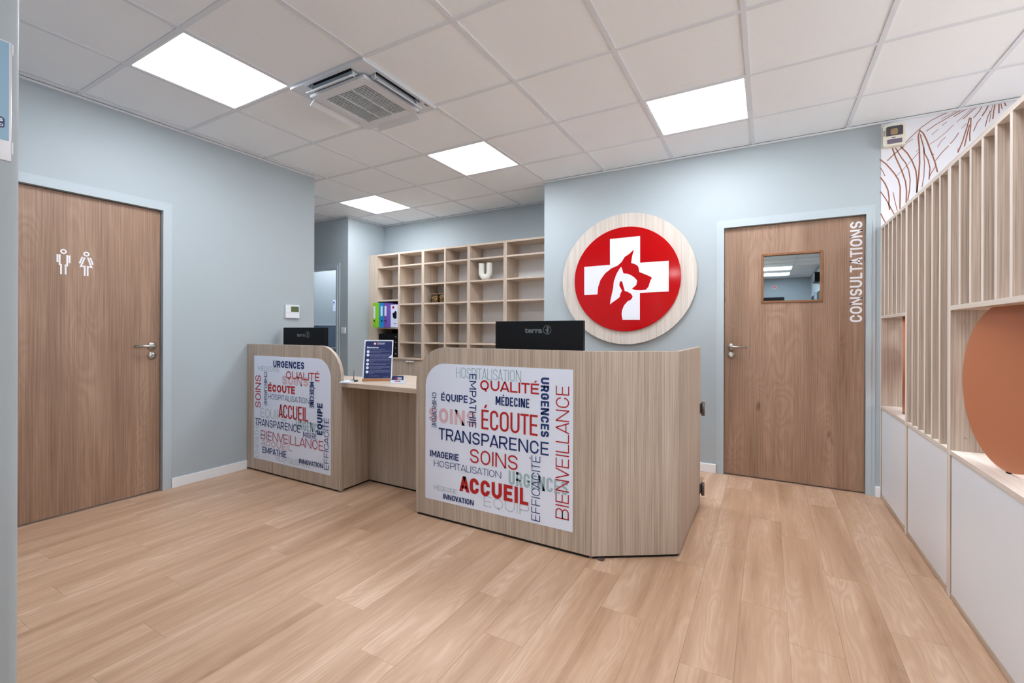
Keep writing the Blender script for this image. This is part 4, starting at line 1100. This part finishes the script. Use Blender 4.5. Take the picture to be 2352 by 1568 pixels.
for t0, t1 in ((0.67, 0.78), (0.54, 0.62)): m.flat([CP(0.0, t0, 0.0013), CP(0.034, t0, 0.0013), CP(0.034, t1, 0.0013), CP(0.0, t1, 0.0013)])
m.build('card_text', print_white, cd, True)
ch.rotation_euler.z = math.radians(20)

ps = thing('pen_stand', 'black pen stand with upright chained pen at the left of the desk', 'pen stand', (-2.612, 2.29, 0.785))
m = MB(); m.lathe([(0.030, 0.0005), (0.031, 0.004), (0.026, 0.010), (0.008, 0.013)], (-2.612, 2.29, 0.785), 'Z', 28); m.build('stand_base', black, ps)
m = MB(); m.cyl((-2.612, 2.29, 0.797), (-2.612, 2.292, 0.868), 0.0028, 0.0022, 12); m.build('pen', hinge_m, ps)
pp = thing('leaflet_pile', 'thin pile of white leaflets beside the pen stand', 'leaflets', (-2.60, 2.24, 0.785))
for k in range(3):
    m = MB(); m.box(-0.035, 0.03, -0.05 + 0.004 * k, 0.04 + 0.003 * k, 0.0004 + k * 0.003, 0.003 + k * 0.003); m.build('leaflet', print_white, pp, True)
pp.location = (-2.605, 2.228, 0.785)
pp.rotation_euler.z = math.radians(20)

# ------------------------------------------------------------------ slatted partition on the right
sp = thing('slatted_divider', 'oak room divider of tall slats above white cupboard doors along the right side', 'room divider', (XU + 0.06, 3.0, 0))
D0, D1 = XU, XU + 0.128
ZT, ZL, ZS = 1.893, 0.642, 1.268
T = 0.022
ups_y = [4.019, 3.358, 2.660, 1.960, 1.262, 0.564]
# uprights: a doubled board between bays
m = MB(); m.box(D0, D1, 4.008, 4.029, 0.0, ZT - T, 0.0008); uo = m.build('upright', slat_wood, sp)
m = MB(); m.box(D0 - 0.0008, D0, 4.0085, 4.0285, 0.0, ZT - T); m.build('lit_edge_band', lit_edge_wood, uo)
for y in ups_y[1:]:
    for s in (0, 1):
        m = MB(); m.box(D0, D1, y - 0.019 + s * 0.0195, y - 0.019 + s * 0.0195 + 0.019, 0.0, ZT - T, 0.0006); uo = m.build('upright', slat_wood, sp)
        m = MB(); m.box(D0 - 0.0008, D0, y - 0.0185 + s * 0.0195, y - 0.0005 + s * 0.0195, 0.0, ZT - T); m.build('lit_edge_band', lit_edge_wood, uo)
m = MB(); m.box(D0 - 0.001, D1 + 0.001, 0.544, 4.030, ZT - T, ZT, 0.0008); m.build('top_rail', edge_wood_y, sp)
def spans(k):
    y1 = (4.008 if k == 0 else ups_y[k] - 0.019); y0 = ups_y[k + 1] + 0.0195
    return y0, y1
for k in range(5):
    y0, y1 = spans(k)
    m = MB(); m.box(D0 - 0.0005, D1, y0, y1, ZL - 0.020, ZL, 0.0008); m.build('ledge', edge_wood_y, sp)
    if k % 2 == 0:
        m = MB(); m.box(D0 - 0.0005, D1, y0, y1, ZS - 0.020, ZS, 0.0008); m.build('shelf', edge_wood_y, sp)
    zlo = ZL if k % 2 else ZS
    n = 5
    gap = (y1 - y0 - n * 0.019) / (n + 1)
    for q in range(n):
        a = y0 + gap * (q + 1) + 0.019 * q
        m = MB(); m.box(D0, D1, a, a + 0.019, zlo, ZT - T, 0.0005); so = m.build('slat', slat_wood, sp)
        m = MB(); m.box(D0 - 0.0008, D0, a + 0.0003, a + 0.0187, zlo, ZT - T); m.build('lit_edge_band', lit_edge_wood, so)  # front strip carrying the lamp-lit tone
    m = MB(); m.box(D0 + 0.004, D0 + 0.022, y0 + 0.0015, y1 - 0.0015, 0.026, ZL - 0.0225, 0.001); m.build('cupboard_door', white_lam, sp)['label'] = 'plain white cupboard door'
    m = MB(); m.box(D0 + 0.001, D1, y0, y1, 0.004, 0.024); m.build('base_board', lam_y, sp)
    m = MB(); m.box(D1 - 0.012, D1, y0, y1, 0.024, ZL - 0.021); m.build('cupboard_back', lam_y, sp)
    if k % 2 == 0:
        m = MB()
        for z in (1.20, 0.70): m.cyl((D0 + 0.05, y1, z), (D0 + 0.05, y1 - 0.0015, z), 0.0035, seg=12)
        m.build('screw_cap', steel, sp)
m = MB()
m.box(D0 + 0.01, D1 - 0.01, 0.55, 4.02, 0.0, 0.0035); m.build('plinth', dark_gap, sp)

def disc(xc, yc, rot, label):
    t = thing('pivot_disc', label, 'disc panel', (xc, yc, 0.955), 'terracotta pivot discs')
    m = MB(); m.prism(ell(0, 0, 0.306, 0.306, 72), 'yz', -0.009, 0.009, True, bev=0.0015); m.build('disc_panel', orange, t, True)
    m = MB()
    for z in (-0.3125, 0.306): m.cyl((0, 0, z), (0, 0, z + 0.0065), 0.008, seg=16)
    m.build('pivot_pin', black, t, True)
    t.rotation_euler.z = math.radians(rot)
disc(0.764, 2.312, 6, 'large terracotta disc nearly closed in the middle opening of the divider')
disc(0.764, 0.913, 4, 'terracotta disc in the divider opening nearest the entrance')
disc(0.752, 3.694, -11.4, 'terracotta disc turned edge-on in the far opening of the divider')

# ------------------------------------------------------------------ wall fittings
em = thing('emergency_light', 'white emergency wall lamp high on the mural wall above the divider', 'emergency light', (0.752, YB, 2.505))
m = MB(); m.prism(rrect(0.694, 0.814, 2.434, 2.582, 0.012, ('bl', 'br', 'tr', 'tl'), 5), 'xz', 3.982, YB - 0.003, bev=0.002); m.build('lamp_body', mat('aged_white_plastic', (226, 222, 210), 0.4), em)
lens = mat('smoky_lens', (70, 68, 78), 0.15)
m = MB(); m.prism(rrect(0.711, 0.800, 2.502, 2.566, 0.010, ('tr', 'tl'), 5), 'xz', 3.976, 3.982, bev=0.002); le = m.build('lamp_lens', lens, em)
m = MB(); m.prism(rrect(0.733, 0.772, 2.508, 2.548, 0.008, ('tr', 'tl', 'bl', 'br'), 5), 'xz', 3.9752, 3.976); m.build('reflector', mat('warm_reflector', (150, 128, 96), 0.3), le)
m = MB(); m.prism(rrect(0.717, 0.796, 2.448, 2.478, 0.005, ('bl', 'br'), 4), 'xz', 3.978, 3.982, bev=0.001); m.build('lower_lens', mat('violet_lens', (110, 104, 124), 0.1), em)
m = MB()
for k in range(5): m.box(0.6945, 0.705, 3.9806, 3.982, 2.508 + k * 0.008, 2.511 + k * 0.008)
m.box(0.740, 0.762, 3.9812, 3.982, 2.487, 2.491); m.build('vent_slots', black, em)

th = thing('thermostat', 'white wall thermostat with green display beside the corner', 'thermostat', (XL, 2.60, 1.32))
m = MB(); m.box(XL, XL + 0.022, 2.532, 2.668, 1.266, 1.386, 0.003, 2); m.build('thermostat_case', white, th)
m = MB(); m.box(XL + 0.022, XL + 0.0226, 2.582, 2.660, 1.3235, 1.3725); m.build('display', mat('lcd_green', (92, 104, 72), 0.2), th)
m = MB(); m.box(XL + 0.022, XL + 0.0225, 2.534, 2.666, 1.3135, 1.3145); m.build('cover_seam', ink['grey'], th)
m = MB(); m.cyl((XL + 0.022, 2.563, 1.358), (XL + 0.0228, 2.563, 1.358), 0.005, seg=14); m.build('status_lamp', mat('mint_lamp', (196, 244, 226), 0.3), th)

sw = thing('light_switch', 'white light switch on the wall stub beside the doorway', 'switch', (-4.755, 4.005, 1.16))
m = MB(); m.box(-4.797, -4.716, 3.996, 4.005, 1.118, 1.199, 0.002); m.build('switch_plate', white, sw)
m = MB(); m.box(-4.782, -4.731, 3.992, 3.996, 1.133, 1.184, 0.001); m.build('rocker', white, sw)

nt2 = thing('paper_notice', 'white paper notice pinned to the side room wall', 'notice', (-6.2, 5.10, 1.57))
m = MB(); m.box(-6.2, -6.1985, 5.0, 5.21, 1.478, 1.665); np_ = m.build('paper_sheet', print_white, nt2)
m = MB(); m.box(-6.1985, -6.198, 5.008, 5.032, 1.604, 1.632); m.build('print_block', ink['navy'], np_)
m = MB(); m.box(-6.1985, -6.198, 5.008, 5.032, 1.575, 1.603); m.build('print_block', ink['pink'], np_)
m = MB(); m.box(-6.2, -6.185, 4.2, 6.1, 0.0, 1.236); m.build('wall_panel', mat('slate_blue_wall_panel', (92, 108, 126), 0.5, noise=0.06, nscale=12), wall_side)
m = MB(); m.box(-6.2, -6.18, 4.2, 6.1, 1.2365, 1.266); m.build('dado_rail', frame_paint, wall_side)
scab = thing('side_cabinet', 'black low cabinet with grey top in the side room', 'cabinet', (-5.98, 5.1, 0))
m = MB(); m.box(-6.184, -5.80, 4.55, 5.7, 0.004, 0.855, 0.003); m.build('cabinet_body', black, scab)
m = MB(); m.box(-6.184, -5.79, 4.54, 5.71, 0.856, 0.885, 0.002); m.build('cabinet_top', mat('grey_stone_top', (120, 126, 132), 0.4), scab)
for k in range(2):
    m = MB(); m.box(-5.80, -5.785, 4.56 + k * 0.57, 5.12 + k * 0.57, 0.03, 0.845, 0.002); m.build('door', black, scab)

po = thing('wall_poster', 'pale blue framed poster cut by the left picture edge on the near wall end', 'poster', (BX0, 0.20, 1.70))
m = MB(); m.box(BX0, BX0 + 0.003, 0.045, 0.356, 1.558, 1.846, 0.001); m.build('poster_sleeve', mat('clear_sleeve_white', (220, 222, 232), 0.15), po)
m = MB(); m.box(BX0 + 0.003, BX0 + 0.0034, 0.055, 0.3515, 1.606, 1.8425); pb = m.build('poster_print', mat('poster_blue', (140, 180, 208), 0.3), po)
m = MB(); m.prism(rrect(0.12, 0.3445, 1.634, 1.6605, 0.006, ('tr', 'br', 'bl', 'tl'), 5), 'yz', BX0 + 0.0034, BX0 + 0.0037); lb = m.build('poster_badge', navy_p, pb)
fnp = lambda y0, y1, z0, z1: (lambda a, b: (BX0 + 0.0041, y0 + a * (y1 - y0), z0 + b * (z1 - z0)))
lettering('badge_letter', 's', 2, print_white, lb, fnp(0.3345, 0.3415, 1.6495, 1.660))
lettering('badge_letter', 'o', 2, print_white, lb, fnp(0.3355, 0.3420, 1.6375, 1.647))
m = MB(); m.box(BX0 + 0.003, BX0 + 0.006, 0.3555, 0.3585, 1.575, 1.605, 0.0012); m.box(BX0 + 0.003, BX0 + 0.006, 0.3555, 0.3585, 1.815, 1.842, 0.0012); m.build('holder_clip', white, po)

# entrance end items that the door glass mirrors
xs = thing('exit_sign', 'small pink and white wall sign at the far entrance end', 'sign', (0.16, -6.2, 2.39))
m = MB(); m.box(0.115, 0.215, -6.2, -6.19, 2.345, 2.435); m.build('sign_plate', white, xs)
m = MB(); m.box(0.125, 0.205, -6.19, -6.1895, 2.355, 2.425); m.build('sign_face', mat('pink_face', (240, 120, 140), 0.4), xs)
db2 = thing('notice_board', 'dark board on the far entrance wall', 'board', (0.05, -6.2, 2.0))
m = MB(); m.box(-0.26, 0.40, -6.2, -6.17, 1.2, 2.11, 0.004); m.build('board_frame', slate, db2)
m = MB(); m.box(-0.24, 0.38, -6.17, -6.168, 1.23, 2.08); m.build('board_face', dark_gap, db2)
sb = thing('wall_speaker', 'dark box on the right wall near the entrance', 'speaker', (1.0, -4.0, 2.37))
m = MB(); m.box(0.90, 1.0, -4.25, -3.75, 2.27, 2.48, 0.006); m.build('speaker_case', slate, sb)
m = MB(); m.box(0.898, 0.90, -4.23, -3.77, 2.29, 2.46); m.build('speaker_grille', black, sb)
print('triangles', sum(sum(len(p.vertices) - 2 for p in o.data.polygons) for o in COL.objects if o.type == 'MESH'))
